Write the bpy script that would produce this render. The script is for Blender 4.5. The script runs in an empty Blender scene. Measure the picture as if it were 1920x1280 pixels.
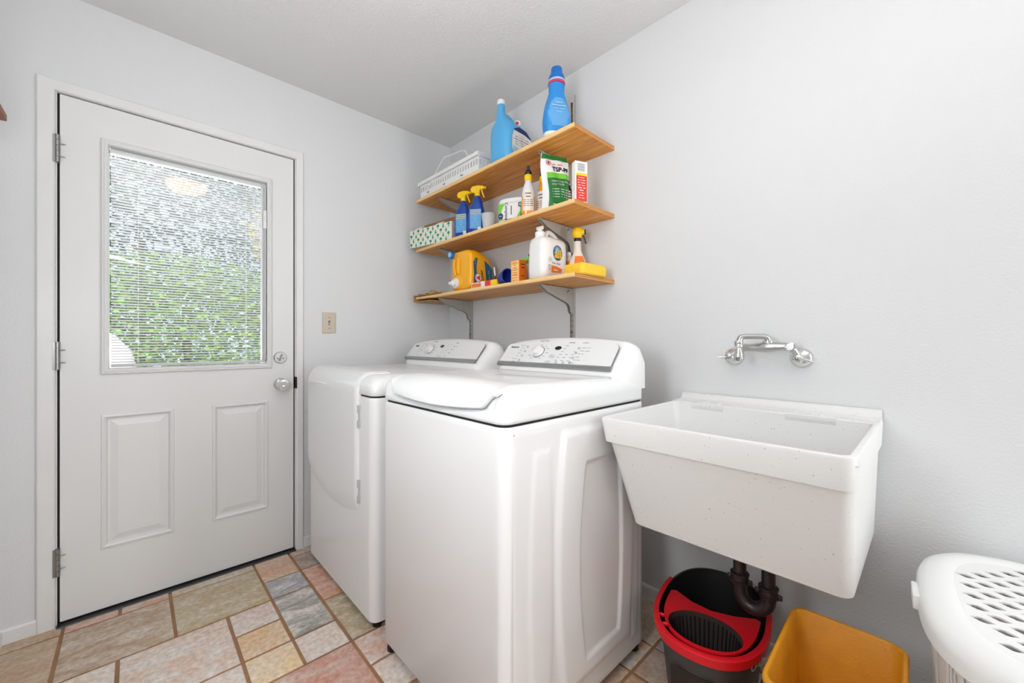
import bpy, bmesh, math, random
from mathutils import Vector, Matrix
random.seed(7)
C = bpy.context.scene.collection
PI = math.pi
# ------------------------------------------------------------------ camera, world, lights, exposure
F_PX = 748.0
YAW = math.atan2(708, 748)
cam = bpy.data.cameras.new('camera'); cam.sensor_width = 36; cam.lens = F_PX * 36 / 1920
cam.clip_start = 0.02
camo = bpy.data.objects.new('camera', cam); C.objects.link(camo)
camo.location = (2.305, -1.59, 1.09)
camo.rotation_euler = (PI / 2, 0, PI / 2 - YAW)
bpy.context.scene.camera = camo

w = bpy.data.worlds.new('sky'); bpy.context.scene.world = w; w.use_nodes = True
bg = w.node_tree.nodes['Background']
bg.inputs[0].default_value = (0.62, 0.78, 1.0, 1); bg.inputs[1].default_value = 1.35

def area(name, loc, target, sx, sy, energy, color=(1, 1, 1)):
    l = bpy.data.lights.new(name, 'AREA'); l.shape = 'RECTANGLE'; l.size = sx; l.size_y = sy
    l.energy = energy; l.color = color
    o = bpy.data.objects.new(name, l); C.objects.link(o); o.location = loc
    o.rotation_euler = (Vector(target) - Vector(loc)).to_track_quat('-Z', 'Y').to_euler()
    return o
area('ceiling_fill_light', (2.9, -1.0, 2.40), (2.8, -1.0, 0), 1.4, 1.4, 5, (0.955, 0.98, 1.0))  # added fill lamp out of view, standing in for light off the ceiling
area('rear_fill_light', (3.75, -.17, 1.15), (1.2, -0.8, 0.8), 0.28, 1.7, 15, (0.955, 0.98, 1.0))  # added fill lamp behind the camera; no hallway is modelled there
area('left_fill_light', (1.72, -1.91, 1.30), (0.75, -0.60, 1.05), 0.5, 0.5, 11, (0.95, 0.975, 1.0))  # unseen fill lamp added beside the left wall, stands in for a flash
area('upward_fill_light', (1.95, -1.80, 1.75), (1.70, -1.55, 3.0), 0.4, 0.4, 11, (0.955, 0.98, 1.0))  # unseen upward lamp added to brighten the ceiling like a bounced flash
area('patio_bounce_light', (-2.1, -1.75, 0.45), (0.0, -1.38, 1.40), 1.6, 0.6, 100, (0.98, 0.99, 1.0))
sun = bpy.data.lights.new('sun', 'SUN'); sun.energy = 5.0; sun.angle = 0.01; sun.color = (1, .95, .85)
suno = bpy.data.objects.new('sun', sun); C.objects.link(suno); suno.location = (2, -6, 9)
suno.rotation_euler = Vector((-0.55, 0.35, -0.8)).to_track_quat('-Z', 'Y').to_euler()
vs = bpy.context.scene.view_settings
vs.view_transform = 'Standard'; vs.look = 'None'; vs.gamma = 1; vs.use_curve_mapping = False
vs.exposure = 0.26

# ------------------------------------------------------------------ materials
def lin(c):
    return tuple(((v / 255) / 12.92 if v / 255 <= .04045 else ((v / 255 + .055) / 1.055) ** 2.4) for v in c) + (1,)

def nn(m, t, **k):
    n = m.node_tree.nodes.new(t)
    for a, b in k.items(): setattr(n, a, b)
    return n

def mat(name, rgb, rough=.5, metal=0., bump=0., bscale=100., spec=.5, var=0., vscale=5., vstretch=(1, 1, 1), emis=None, trans=0., coat=0.):
    m = bpy.data.materials.new(name); m.use_nodes = True
    nt = m.node_tree; b = nt.nodes['Principled BSDF']; L = nt.links.new
    col = lin(rgb)
    b.inputs['Base Color'].default_value = col
    b.inputs['Roughness'].default_value = rough; b.inputs['Metallic'].default_value = metal
    b.inputs['Specular IOR Level'].default_value = spec
    b.inputs['Transmission Weight'].default_value = trans
    b.inputs['Coat Weight'].default_value = coat; b.inputs['Coat Roughness'].default_value = .07
    tc = nn(m, 'ShaderNodeTexCoord')
    if var:
        mp = nn(m, 'ShaderNodeMapping'); mp.inputs['Scale'].default_value = vstretch
        no = nn(m, 'ShaderNodeTexNoise'); no.inputs['Scale'].default_value = vscale; no.inputs['Detail'].default_value = 6
        rp = nn(m, 'ShaderNodeValToRGB')
        d = tuple(max(0, c * (1 - var)) for c in col[:3]) + (1,); u = tuple(min(1, c * (1 + var)) for c in col[:3]) + (1,)
        rp.color_ramp.elements[0].color = d; rp.color_ramp.elements[1].color = u
        rp.color_ramp.elements[0].position = .3; rp.color_ramp.elements[1].position = .7
        L(tc.outputs['Object'], mp.inputs[0]); L(mp.outputs[0], no.inputs[0]); L(no.outputs[0], rp.inputs[0]); L(rp.outputs[0], b.inputs['Base Color'])
    if bump:
        no2 = nn(m, 'ShaderNodeTexNoise'); no2.inputs['Scale'].default_value = bscale; no2.inputs['Detail'].default_value = 3
        bp = nn(m, 'ShaderNodeBump'); bp.inputs['Strength'].default_value = bump; bp.inputs['Distance'].default_value = .004
        L(tc.outputs['Object'], no2.inputs[0]); L(no2.outputs[0], bp.inputs['Height']); L(bp.outputs[0], b.inputs['Normal'])
    if emis:
        b.inputs['Emission Color'].default_value = lin(emis[0]); b.inputs['Emission Strength'].default_value = emis[1]
    return m

M = {}
M['wall'] = mat('wall_paint', (224, 225, 226), .45, bump=.25, bscale=150, spec=.35)
M['ceil'] = mat('ceiling_texture', (228, 228, 227), .8, bump=.6, bscale=110)
M['trim'] = mat('trim_paint', (230, 230, 229), .35, var=.02, vscale=8)
M['door'] = mat('door_paint', (228, 228, 227), .38)
M['enamel'] = mat('appliance_enamel', (238, 239, 239), .34, coat=.45)
M['enamel_side'] = mat('cabinet_enamel', (236, 236, 236), .42, coat=.35)
M['console'] = mat('console_plastic', (236, 236, 235), .35)
M['panel'] = mat('panel_plastic', (230, 231, 231), .35)
M['seam'] = mat('dark_gap', (25, 25, 26), .8)
M['silver'] = mat('silver_strip', (165, 167, 168), .3, metal=.9)
M['print'] = mat('grey_print', (110, 112, 115), .6)
M['btn'] = mat('grey_button', (185, 187, 189), .4)
M['black'] = mat('black_plastic', (28, 28, 30), .35)
M['chrome'] = mat('chrome', (222, 222, 222), .12, metal=1.)
M['nickel'] = mat('brushed_nickel', (150, 150, 148), .3, metal=.9)
M['caststeel'] = mat('worn_chrome', (188, 188, 186), .3, metal=1., bump=.15, bscale=200)
M['steel'] = mat('grey_bracket_steel', (176, 173, 166), .45, metal=.2)
M['railm'] = mat('rail_steel', (226, 227, 224), .35, metal=.15)
M['ivory'] = mat('ivory_plastic', (205, 192, 174), .4)
M['white'] = mat('white_plastic', (236, 236, 234), .35)
M['offwhite'] = mat('cream_plastic', (232, 222, 210), .4)
M['hamper'] = mat('hamper_plastic', (232, 232, 230), .4)
M['slat'] = mat('blind_slat', (214, 216, 216), .5)
M['cord'] = mat('blind_cord', (235, 230, 210), .7)
M['pipe'] = mat('black_pipe', (42, 33, 33), .35)
M['grout'] = mat('grout', (160, 120, 88), .9, var=.2, vscale=9, bump=.3, bscale=200)
M['bin'] = mat('yellow_bin', (226, 152, 28), .5, var=.12, vscale=9, bump=.2, bscale=250)
M['bucketm'] = mat('charcoal_plastic', (62, 62, 62), .45)
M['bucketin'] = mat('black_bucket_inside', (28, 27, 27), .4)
M['red'] = mat('red_plastic', (214, 12, 30), .4)
M['basketm'] = mat('wringer_basket', (58, 50, 46), .35)
M['dblue'] = mat('cobalt_plastic', (0, 66, 160), .28, coat=.4)
M['navy'] = mat('navy_plastic', (10, 50, 150), .35)
M['sblue'] = mat('sky_blue_plastic', (88, 178, 232), .35)
M['sblue2'] = mat('softener_plastic', (40, 140, 215), .3)
M['capblue'] = mat('blue_cap_plastic', (20, 110, 195), .35)
M['pink'] = mat('pink_ring', (215, 60, 90), .4)
M['yellow'] = mat('yellow_plastic', (250, 205, 10), .4)
M['orangej'] = mat('orange_yellow_plastic', (250, 178, 8), .3, coat=.3)
M['amber'] = mat('amber_liquid', (240, 155, 10), .15, coat=.5)
M['clearp'] = mat('clear_plastic', (225, 222, 224), .2, spec=.5)
M['orange'] = mat('orange_print', (234, 118, 26), .5)
M['green'] = mat('green_print', (40, 150, 60), .45)
M['lgreen'] = mat('light_green_print', (120, 205, 60), .45)
M['dgreen'] = mat('dark_green_print', (28, 120, 50), .45)
M['redp'] = mat('red_print', (220, 55, 35), .5)
M['lblue'] = mat('pale_blue_label', (160, 200, 228), .45)
M['mblue'] = mat('label_blue', (95, 165, 222), .45)
M['lnavy'] = mat('label_navy', (28, 50, 105), .45)
M['lteal'] = mat('label_teal', (40, 95, 130), .4)
M['lwhite'] = mat('label_white', (236, 232, 228), .5)
M['lgrey'] = mat('label_grey', (150, 150, 155), .5)
M['ink'] = mat('black_ink', (30, 28, 32), .6)
M['bag'] = mat('white_pouch', (238, 238, 240), .35, bump=.3, bscale=30)
M['card'] = mat('cardboard', (172, 128, 86), .85, var=.1, vscale=12)
M['paper'] = mat('brown_paper', (196, 158, 110), .85, var=.1, vscale=20, bump=.5, bscale=40)
M['dpaper'] = mat('dark_brown_paper', (120, 90, 68), .85, var=.15, vscale=20, bump=.5, bscale=40)
M['patterned'] = mat('printed_card', (232, 232, 218), .6)
M['cardside'] = mat('beige_card', (205, 192, 180), .7)
M['sponge'] = mat('sponge_foam', (252, 205, 62), .9, bump=.8, bscale=140, var=.04, vscale=60)
M['bark'] = mat('bark', (95, 75, 60), .9)
M['rustic'] = mat('brown_wood', (150, 88, 40), .5)
M['ground'] = mat('patio_concrete', (190, 180, 168), .9, var=.1, vscale=3)
M['carp'] = mat('pale_pink_canvas', (250, 225, 215), .7)
M['leaf'] = mat('green_leaves', (120, 160, 70), .6, var=.5, vscale=9)
M['leafd'] = mat('dark_green_leaves', (70, 95, 66), .6, var=.5, vscale=6)
M['leafy'] = mat('yellow_leaves', (240, 205, 70), .6, var=.2, vscale=6)
M['bluehill'] = mat('blue_grey_slope', (120, 138, 160), .9, var=.3, vscale=3)
M['shade'] = mat('warm_lamp_glass', (255, 225, 190), .4, emis=((255, 220, 190), 4.5))

def glassmat():
    m = bpy.data.materials.new('window_glass'); m.use_nodes = True; nt = m.node_tree; nt.nodes.clear()
    o = nn(m, 'ShaderNodeOutputMaterial'); mx = nn(m, 'ShaderNodeMixShader'); t = nn(m, 'ShaderNodeBsdfTransparent'); g = nn(m, 'ShaderNodeBsdfGlossy')
    g.inputs['Roughness'].default_value = .02
    fr = nn(m, 'ShaderNodeFresnel'); fr.inputs[0].default_value = 1.5
    nt.links.new(fr.outputs[0], mx.inputs[0]); nt.links.new(t.outputs[0], mx.inputs[1]); nt.links.new(g.outputs[0], mx.inputs[2]); nt.links.new(mx.outputs[0], o.inputs[0])
    return m
M['glass'] = glassmat()

def cupmat():
    m = bpy.data.materials.new('translucent_cup'); m.use_nodes = True; nt = m.node_tree; nt.nodes.clear()
    o = nn(m, 'ShaderNodeOutputMaterial'); mx = nn(m, 'ShaderNodeMixShader'); t = nn(m, 'ShaderNodeBsdfTransparent'); g = nn(m, 'ShaderNodeBsdfPrincipled')
    g.inputs['Base Color'].default_value = (.85, .84, .86, 1); g.inputs['Roughness'].default_value = .15
    mx.inputs[0].default_value = .45
    nt.links.new(t.outputs[0], mx.inputs[1]); nt.links.new(g.outputs[0], mx.inputs[2]); nt.links.new(mx.outputs[0], o.inputs[0])
    return m
M['cup'] = cupmat()

def woodmat(name, ca, cb, end=False):
    m = bpy.data.materials.new(name); m.use_nodes = True; nt = m.node_tree; b = nt.nodes['Principled BSDF']; L = nt.links.new
    b.inputs['Roughness'].default_value = .42
    tc = nn(m, 'ShaderNodeTexCoord'); mp = nn(m, 'ShaderNodeMapping'); rp = nn(m, 'ShaderNodeValToRGB')
    rp.color_ramp.elements[0].color = lin(ca); rp.color_ramp.elements[1].color = lin(cb)
    L(tc.outputs['Object'], mp.inputs[0])
    if end:
        wv = nn(m, 'ShaderNodeTexWave'); wv.bands_direction = 'Z'; wv.inputs['Scale'].default_value = 44; wv.inputs['Distortion'].default_value = .3
        L(mp.outputs[0], wv.inputs[0]); L(wv.outputs[0], rp.inputs[0])
        rp.color_ramp.elements[0].position = .15; rp.color_ramp.elements[1].position = .5
    else:
        mp.inputs['Scale'].default_value = (.7, 9, 9)
        no = nn(m, 'ShaderNodeTexNoise'); no.inputs['Scale'].default_value = 5; no.inputs['Detail'].default_value = 9; no.inputs['Distortion'].default_value = 1.2
        L(mp.outputs[0], no.inputs[0]); L(no.outputs[0], rp.inputs[0])
        rp.color_ramp.elements[0].position = .32; rp.color_ramp.elements[1].position = .68
    L(rp.outputs[0], b.inputs['Base Color'])
    return m
M['wood'] = woodmat('varnished_plywood', (204, 124, 42), (240, 172, 80))
M['woodedge'] = woodmat('edge_banding', (240, 190, 118), (250, 216, 156))
M['ply'] = woodmat('plywood_end', (140, 78, 28), (228, 165, 88), True)

def sinkmat():
    m = mat('speckled_tub_plastic', (226, 225, 221), .45); nt = m.node_tree; b = nt.nodes['Principled BSDF']; L = nt.links.new
    tc = nn(m, 'ShaderNodeTexCoord'); no = nn(m, 'ShaderNodeTexNoise'); no.inputs['Scale'].default_value = 210; no.inputs['Detail'].default_value = 0
    rp = nn(m, 'ShaderNodeValToRGB'); rp.color_ramp.elements[0].position = .14; rp.color_ramp.elements[1].position = .19
    rp.color_ramp.elements[0].color = lin((160, 158, 155)); rp.color_ramp.elements[1].color = lin((228, 228, 226))
    L(tc.outputs['Object'], no.inputs[0]); L(no.outputs[0], rp.inputs[0]); L(rp.outputs[0], b.inputs['Base Color'])
    return m
M['tub'] = sinkmat()

def tilemat():
    m = bpy.data.materials.new('slate_tile'); m.use_nodes = True; nt = m.node_tree; b = nt.nodes['Principled BSDF']; L = nt.links.new
    b.inputs['Roughness'].default_value = .42
    tc = nn(m, 'ShaderNodeTexCoord'); at = nn(m, 'ShaderNodeAttribute'); at.attribute_name = 'tile_color'
    n1 = nn(m, 'ShaderNodeTexNoise'); n1.inputs['Scale'].default_value = 9; n1.inputs['Detail'].default_value = 10; n1.inputs['Roughness'].default_value = .68; n1.inputs['Distortion'].default_value = .9
    mp = nn(m, 'ShaderNodeMapping'); mp.inputs['Rotation'].default_value = (0, 0, .35); mp.inputs['Scale'].default_value = (1.9, .8, 1)
    L(tc.outputs['Object'], mp.inputs[0]); L(mp.outputs[0], n1.inputs[0])
    r1 = nn(m, 'ShaderNodeValToRGB'); r1.color_ramp.elements[0].position = .43; r1.color_ramp.elements[1].position = .60
    L(n1.outputs[0], r1.inputs[0])
    ml = nn(m, 'ShaderNodeMath', operation='MULTIPLY'); L(r1.outputs[0], ml.inputs[0]); L(at.outputs['Alpha'], ml.inputs[1])
    mx = nn(m, 'ShaderNodeMixRGB'); mx.inputs[2].default_value = lin((240, 234, 228))
    L(ml.outputs[0], mx.inputs[0]); L(at.outputs['Color'], mx.inputs[1])
    n2 = nn(m, 'ShaderNodeTexNoise'); n2.inputs['Scale'].default_value = 60; n2.inputs['Detail'].default_value = 6
    r2 = nn(m, 'ShaderNodeValToRGB'); r2.color_ramp.elements[0].position = .3; r2.color_ramp.elements[1].position = .7
    r2.color_ramp.elements[0].color = (.70, .67, .64, 1); r2.color_ramp.elements[1].color = (1, 1, 1, 1)
    L(tc.outputs['Object'], n2.inputs[0]); L(n2.outputs[0], r2.inputs[0])
    m2 = nn(m, 'ShaderNodeMixRGB', blend_type='MULTIPLY'); m2.inputs[0].default_value = 1
    L(mx.outputs[0], m2.inputs[1]); L(r2.outputs[0], m2.inputs[2]); L(m2.outputs[0], b.inputs['Base Color'])
    bp = nn(m, 'ShaderNodeBump'); bp.inputs['Strength'].default_value = .35; bp.inputs['Distance'].default_value = .01
    L(n1.outputs[0], bp.inputs['Height']); L(bp.outputs[0], b.inputs['Normal'])
    return m
M['tile'] = tilemat()

# ------------------------------------------------------------------ mesh helpers
class MB:
    def __init__(s): s.v = []; s.f = []; s.fm = []; s.mi = 0
    def add(s, v, f):
        o = len(s.v); s.v += [tuple(p) for p in v]
        for q in f: s.f.append([i + o for i in q]); s.fm.append(s.mi)
        return s
    def box(s, x0, x1, y0, y1, z0, z1, b=0.):
        if b <= 0:
            v = [(x, y, z) for z in (z0, z1) for y in (y0, y1) for x in (x0, x1)]
            return s.add(v, [(0, 2, 3, 1), (4, 5, 7, 6), (0, 1, 5, 4), (2, 6, 7, 3), (0, 4, 6, 2), (1, 3, 7, 5)])
        bm = bmesh.new(); bmesh.ops.create_cube(bm, size=1)
        for q in bm.verts: q.co = ((x0 + x1) / 2 + q.co.x * (x1 - x0), (y0 + y1) / 2 + q.co.y * (y1 - y0), (z0 + z1) / 2 + q.co.z * (z1 - z0))
        bmesh.ops.bevel(bm, geom=bm.edges[:], offset=b, segments=3, profile=.5, affect='EDGES')
        return s.bm(bm)
    def bm(s, bm):
        bm.verts.index_update(); s.add([q.co[:] for q in bm.verts], [[l.index for l in f.verts] for f in bm.faces]); bm.free(); return s
    def loft(s, rings, cap0=True, cap1=True, closed=True):
        n = len(rings[0]); v = [p for r in rings for p in r]; f = []
        for k in range(len(rings) - 1):
            for i in range(n if closed else n - 1):
                j = (i + 1) % n
                f.append((k * n + i, k * n + j, (k + 1) * n + j, (k + 1) * n + i))
        if cap0: f.append(tuple(reversed(range(n))))
        if cap1: f.append(tuple((len(rings) - 1) * n + i for i in range(n)))
        return s.add(v, f)
    def lathe(s, prof, c=(0, 0, 0), ax='z', n=28, cap0=True, cap1=True):
        rings = []
        for r, h in prof:
            ring = []
            for i in range(n):
                a = 2 * PI * i / n; u, t = r * math.cos(a), r * math.sin(a)
                p = {'z': (u, t, h), 'y': (t, h, u), 'x': (h, u, t)}[ax]
                ring.append((p[0] + c[0], p[1] + c[1], p[2] + c[2]))
            rings.append(ring)
        return s.loft(rings, cap0, cap1)
    def tube(s, pts, r, n=12, smooth=0, cap=True):
        P = [Vector(p) for p in pts]
        for _ in range(smooth):
            Q = [P[0]]
            for a, b in zip(P, P[1:]): Q += [a * .75 + b * .25, a * .25 + b * .75]
            P = Q + [P[-1]]
        rr = r if callable(r) else (lambda t: r)
        rings = []; up = None
        for i, p in enumerate(P):
            d = ((P[i + 1] if i + 1 < len(P) else p) - (P[i - 1] if i else p)).normalized()
            if up is None: up = Vector((0, 0, 1)) if abs(d.z) < .9 else Vector((1, 0, 0))
            sd = d.cross(up).normalized(); up = sd.cross(d).normalized()
            R = rr(i / (len(P) - 1))
            rings.append([tuple(p + sd * math.cos(2 * PI * k / n) * R + up * math.sin(2 * PI * k / n) * R) for k in range(n)])
        return s.loft(rings, cap, cap)
    def quad(s, a, b, c, d): return s.add([a, b, c, d], [(0, 1, 2, 3)])
    def prism(s, poly, axis, a, b):
        def p3(p, h): return {'x': (h, p[0], p[1]), 'y': (p[0], h, p[1]), 'z': (p[0], p[1], h)}[axis]
        return s.loft([[p3(p, a) for p in poly], [p3(p, b) for p in poly]])
    def xf(s, mtx, start=0):
        for i in range(start, len(s.v)): s.v[i] = tuple(mtx @ Vector(s.v[i]))
        return s

def build(name, mb, m, parent=None, smooth=True, ang=40, mods=None):
    me = bpy.data.meshes.new(name); me.from_pydata(mb.v, [], mb.f); me.validate()
    bm = bmesh.new(); bm.from_mesh(me); bmesh.ops.recalc_face_normals(bm, faces=bm.faces)
    bm.to_mesh(me); bm.free()
    ms = m if isinstance(m, (list, tuple)) else [m]
    for x in ms: me.materials.append(M[x] if isinstance(x, str) else x)
    if len(ms) > 1:
        for p, k in zip(me.polygons, mb.fm): p.material_index = k
    if smooth:
        for p in me.polygons: p.use_smooth = True
        me.set_sharp_from_angle(angle=math.radians(ang))
    o = bpy.data.objects.new(name, me); C.objects.link(o)
    if parent: o.parent = parent
    return o

def thing(name, label, cat, loc=(0, 0, 0), rz=0, group=None):
    o = bpy.data.objects.new(name, None); o.empty_display_size = .05; C.objects.link(o)
    o.location = loc; o.rotation_euler = (0, 0, rz); o['label'] = label; o['category'] = cat
    if group: o['group'] = group
    return o
def tag(o, label, cat, group=None):
    o['label'] = label; o['category'] = cat
    if group: o['group'] = group
    return o
def struct(o): o['kind'] = 'structure'; return o
def copy_tree(o, loc, label, rz=None, group=None):
    r = o.copy(); C.objects.link(r); r.location = loc
    if rz is not None: r.rotation_euler = (0, 0, rz)
    r['label'] = label
    def rec(a, b):
        for ch in list(a.children):
            c = ch.copy(); C.objects.link(c); c.parent = b; rec(ch, c)
    rec(o, r); return r

def srect(hx, hy, r, z, cx=0, cy=0, n=6):
    """rounded rectangle ring"""
    pts = []
    r = min(r, hx * .999, hy * .999)
    for (sx, sy, a0) in ((1, 1, 0), (-1, 1, PI / 2), (-1, -1, PI), (1, -1, 3 * PI / 2)):
        for i in range(n + 1):
            a = a0 + PI / 2 * i / n
            pts.append((cx + sx * (hx - r) + r * math.cos(a), cy + sy * (hy - r) + r * math.sin(a), z))
    return pts
def sell(hx, hy, e, z, cx=0, cy=0, n=48):
    """superellipse ring"""
    out = []
    for i in range(n):
        a = 2 * PI * i / n; c, s_ = math.cos(a), math.sin(a)
        out.append((cx + hx * abs(c) ** (2 / e) * (1 if c >= 0 else -1), cy + hy * abs(s_) ** (2 / e) * (1 if s_ >= 0 else -1), z))
    return out
def loftz(secs, n=48):
    """secs: (z, hx, hy, e, cx, cy)"""
    return MB().loft([sell(q[1], q[2], q[3], q[0], *(q[4:6] if len(q) > 4 else (0, 0)), n=n) for q in secs])

def frame_to_mb(me, mb, mtx):
    mb.add([tuple(mtx @ v.co) for v in me.vertices], [list(p.vertices) for p in me.polygons])
def fill2d(loops, ext, mtx, mb=None):
    """filled 2D outline (first loop) with holes, thickness 2*ext"""
    mb = mb or MB()
    cu = bpy.data.curves.new('tmp', 'CURVE'); cu.dimensions = '2D'; cu.fill_mode = 'BOTH'; cu.extrude = ext
    for lp in loops:
        sp = cu.splines.new('POLY'); sp.points.add(len(lp) - 1); sp.use_cyclic_u = True
        for p, q in zip(sp.points, lp): p.co = (q[0], q[1], 0, 1)
    o = bpy.data.objects.new('tmp', cu); C.objects.link(o)
    dg = bpy.context.evaluated_depsgraph_get(); me = bpy.data.meshes.new_from_object(o.evaluated_get(dg))
    frame_to_mb(me, mb, mtx)
    bpy.data.objects.remove(o); bpy.data.curves.remove(cu); bpy.data.meshes.remove(me)
    return mb
LEGIBLE = {'Kenmore', 'WASH CYCLES', 'DRY CYCLES', 'MODIFIERS', 'OPTIONS', 'TSP-PF', 'Heavy Duty Cleaner', 'One TSP-PF', 'all', 'free clear', 'Complete', '62', 'OS', 'ARM & HAMMER', 'START', 'STOP'}
def text(s, size, mtx, mb=None, align='CENTER', ext=.0003, bold=0., shear=0.):
    mb = mb or MB()
    if s not in LEGIBLE:                    # print too small to read in the photograph: short bars of ink
        W = .52 * size; x = {'CENTER': -len(s) * W / 2, 'LEFT': 0, 'RIGHT': -len(s) * W}[align]; h = size * .17
        for wd in s.split(' '):
            n = len(wd); vv = [(x, -h, ext), (x + n * W * .9, -h, ext), (x + n * W * .9, h, ext), (x, h, ext)]
            mb.add([tuple(mtx @ Vector(p)) for p in vv], [(0, 1, 2, 3)]); x += (n + 1) * W
        return mb
    cu = bpy.data.curves.new('tmp', 'FONT'); cu.body = s; cu.size = size; cu.extrude = ext; cu.align_x = align; cu.align_y = 'CENTER'; cu.offset = bold; cu.shear = shear
    cu.resolution_u = 3
    o = bpy.data.objects.new('tmp', cu); C.objects.link(o)
    dg = bpy.context.evaluated_depsgraph_get(); me = bpy.data.meshes.new_from_object(o.evaluated_get(dg))
    frame_to_mb(me, mb, mtx)
    bpy.data.objects.remove(o); bpy.data.curves.remove(cu); bpy.data.meshes.remove(me)
    return mb
def FR(o, u, v):
    """frame with origin o, local x -> u, local y -> v"""
    u = Vector(u).normalized(); v = Vector(v).normalized(); n = u.cross(v)
    return Matrix(((u.x, v.x, n.x, o[0]), (u.y, v.y, n.y, o[1]), (u.z, v.z, n.z, o[2]), (0, 0, 0, 1)))
def FY(o): return FR(o, (1, 0, 0), (0, 0, 1))        # faces -y (seen from room side)
def FX(o): return FR(o, (0, 1, 0), (0, 0, 1))        # faces +x
def rect2(x0, x1, y0, y1): return [(x0, y0), (x1, y0), (x1, y1), (x0, y1)]
def ell2(cx, cy, rx, ry, n=32): return [(cx + rx * math.cos(2 * PI * i / n), cy + ry * math.sin(2 * PI * i / n)) for i in range(n)]

# ================================================================== STRUCTURE
H = 2.43; XF = 3.9; YL = -1.945
# --- floor: grout bed plus bevelled slate tiles in a mixed pattern on a 0.1545 m grid
PX, PY, X0, Y0 = .1545, .1545, .0735, -1.014
def gx(i): return X0 + (i - 1) * PX      # left edge of column i
def gy(j): return Y0 - j * PY            # upper (far) edge of row j
NI0, NI1, NJ0, NJ1 = 0, 26, -7, 7
occ = {}
tiles = []
def put(i, j, wi, hj, c, white=.6):
    tiles.append((i, j, wi, hj, c, white))
    for a in range(wi):
        for b in range(hj): occ[(i + a, j + b)] = 1
tan, olive, pinkb, creamw, greyb, redp, ora, brn = (176, 156, 132), (172, 160, 130), (190, 160, 144), (206, 196, 188), (150, 155, 165), (184, 142, 128), (204, 178, 144), (160, 132, 112)
put(0, 0, 2, 1, (196, 164, 138), .3); put(0, 1, 1, 2, (190, 178, 160), .4); put(0, 3, 1, 1, pinkb, .3); put(0, 4, 1, 1, (192, 158, 145), .2); put(0, 5, 1, 2, tan, .1)
put(1, 1, 2, 2, olive, .35); put(1, 3, 2, 2, (166, 148, 126), .45); put(1, 5, 2, 2, tan, .15)
put(2, 0, 1, 1, greyb, .7); put(3, 0, 2, 1, (140, 142, 140), .95); put(5, 0, 1, 1, creamw, .6)
put(3, 1, 1, 1, (200, 188, 182), .8); put(4, 1, 1, 1, ora, .4); put(5, 1, 1, 1, (214, 194, 158), .35)
put(3, 2, 2, 2, (200, 184, 172), .8); put(3, 4, 2, 1, creamw, .7); put(5, 2, 1, 1, creamw, .8)
put(6, 0, 2, 2, redp, .35)
put(1, -1, 1, 1, (150, 135, 125), .3); put(0, -1, 1, 1, (165, 140, 124), .3); put(2, -1, 2, 1, (192, 152, 132), .5); put(4, -1, 2, 1, (165, 155, 128), .4)
put(6, -1, 1, 1, (200, 168, 156), .8); put(7, -1, 1, 1, creamw, .7)
put(10, -4, 1, 1, (190, 165, 140), .2); put(10, -3, 1, 1, (176, 142, 120), .2)
put(11, -4, 2, 2, (186, 158, 128), .25); put(11, -5, 1, 1, (176, 156, 140), .3)
pal = [tan, olive, pinkb, creamw, greyb, redp, ora, brn, (188, 172, 150)]
for j in range(NJ0, NJ1):
    for i in range(NI0, NI1):
        if (i, j) in occ: continue
        for (a, b) in random.sample([(2, 2), (2, 1), (1, 2), (1, 1), (1, 1)], 5) + [(1, 1)]:
            if i + a <= NI1 and j + b <= NJ1 and all((i + p, j + q) not in occ for p in range(a) for q in range(b)):
                put(i, j, a, b, random.choice(pal), random.uniform(.2, .8)); break
fb = MB(); fb.box(-.12, XF, YL, 0.0, -.05, -.004); nb = len(fb.f); fb.mi = 1
tcol = [None] * nb
def clampx(v): return min(max(v, 0.0), XF)
def clampy(v): return min(max(v, YL), 0.0)
for (i, j, a, b, c, wt) in tiles:
    x0, x1 = clampx(gx(i)), clampx(gx(i + a)); y1, y0 = clampy(gy(j)), clampy(gy(j + b))
    if x1 - x0 < .012 or y1 - y0 < .012: continue
    g = .0056; r0 = [(x0 + g, y0 + g), (x1 - g, y0 + g), (x1 - g, y1 - g), (x0 + g, y1 - g)]
    jit = [(p[0] + random.uniform(-.001, .001), p[1] + random.uniform(-.001, .001)) for p in r0]
    cx, cy = (x0 + x1) / 2, (y0 + y1) / 2
    ins = [(p[0] + (.003 if p[0] < cx else -.003), p[1] + (.003 if p[1] < cy else -.003)) for p in jit]
    k = len(fb.f); fb.loft([[(p[0], p[1], -.0045) for p in jit], [(p[0], p[1], -.0012) for p in jit], [(p[0], p[1], 0) for p in ins]], cap0=False)
    cl = lin(tuple(min(255, q * 1.15 + d) for q, d in zip(c, (6, 0, -4)))); wt = min(1, wt * 1.15 + .12); tcol += [(cl[0], cl[1], cl[2], wt)] * (len(fb.f) - k)
fo = build('floor', fb, ['grout', 'tile'], smooth=False); struct(fo)
at = fo.data.color_attributes.new('tile_color', 'FLOAT_COLOR', 'CORNER')
for p in fo.data.polygons:
    cc = tcol[p.index] or (.4, .3, .25, 0)
    for li in p.loop_indices: at.data[li].color = cc

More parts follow.
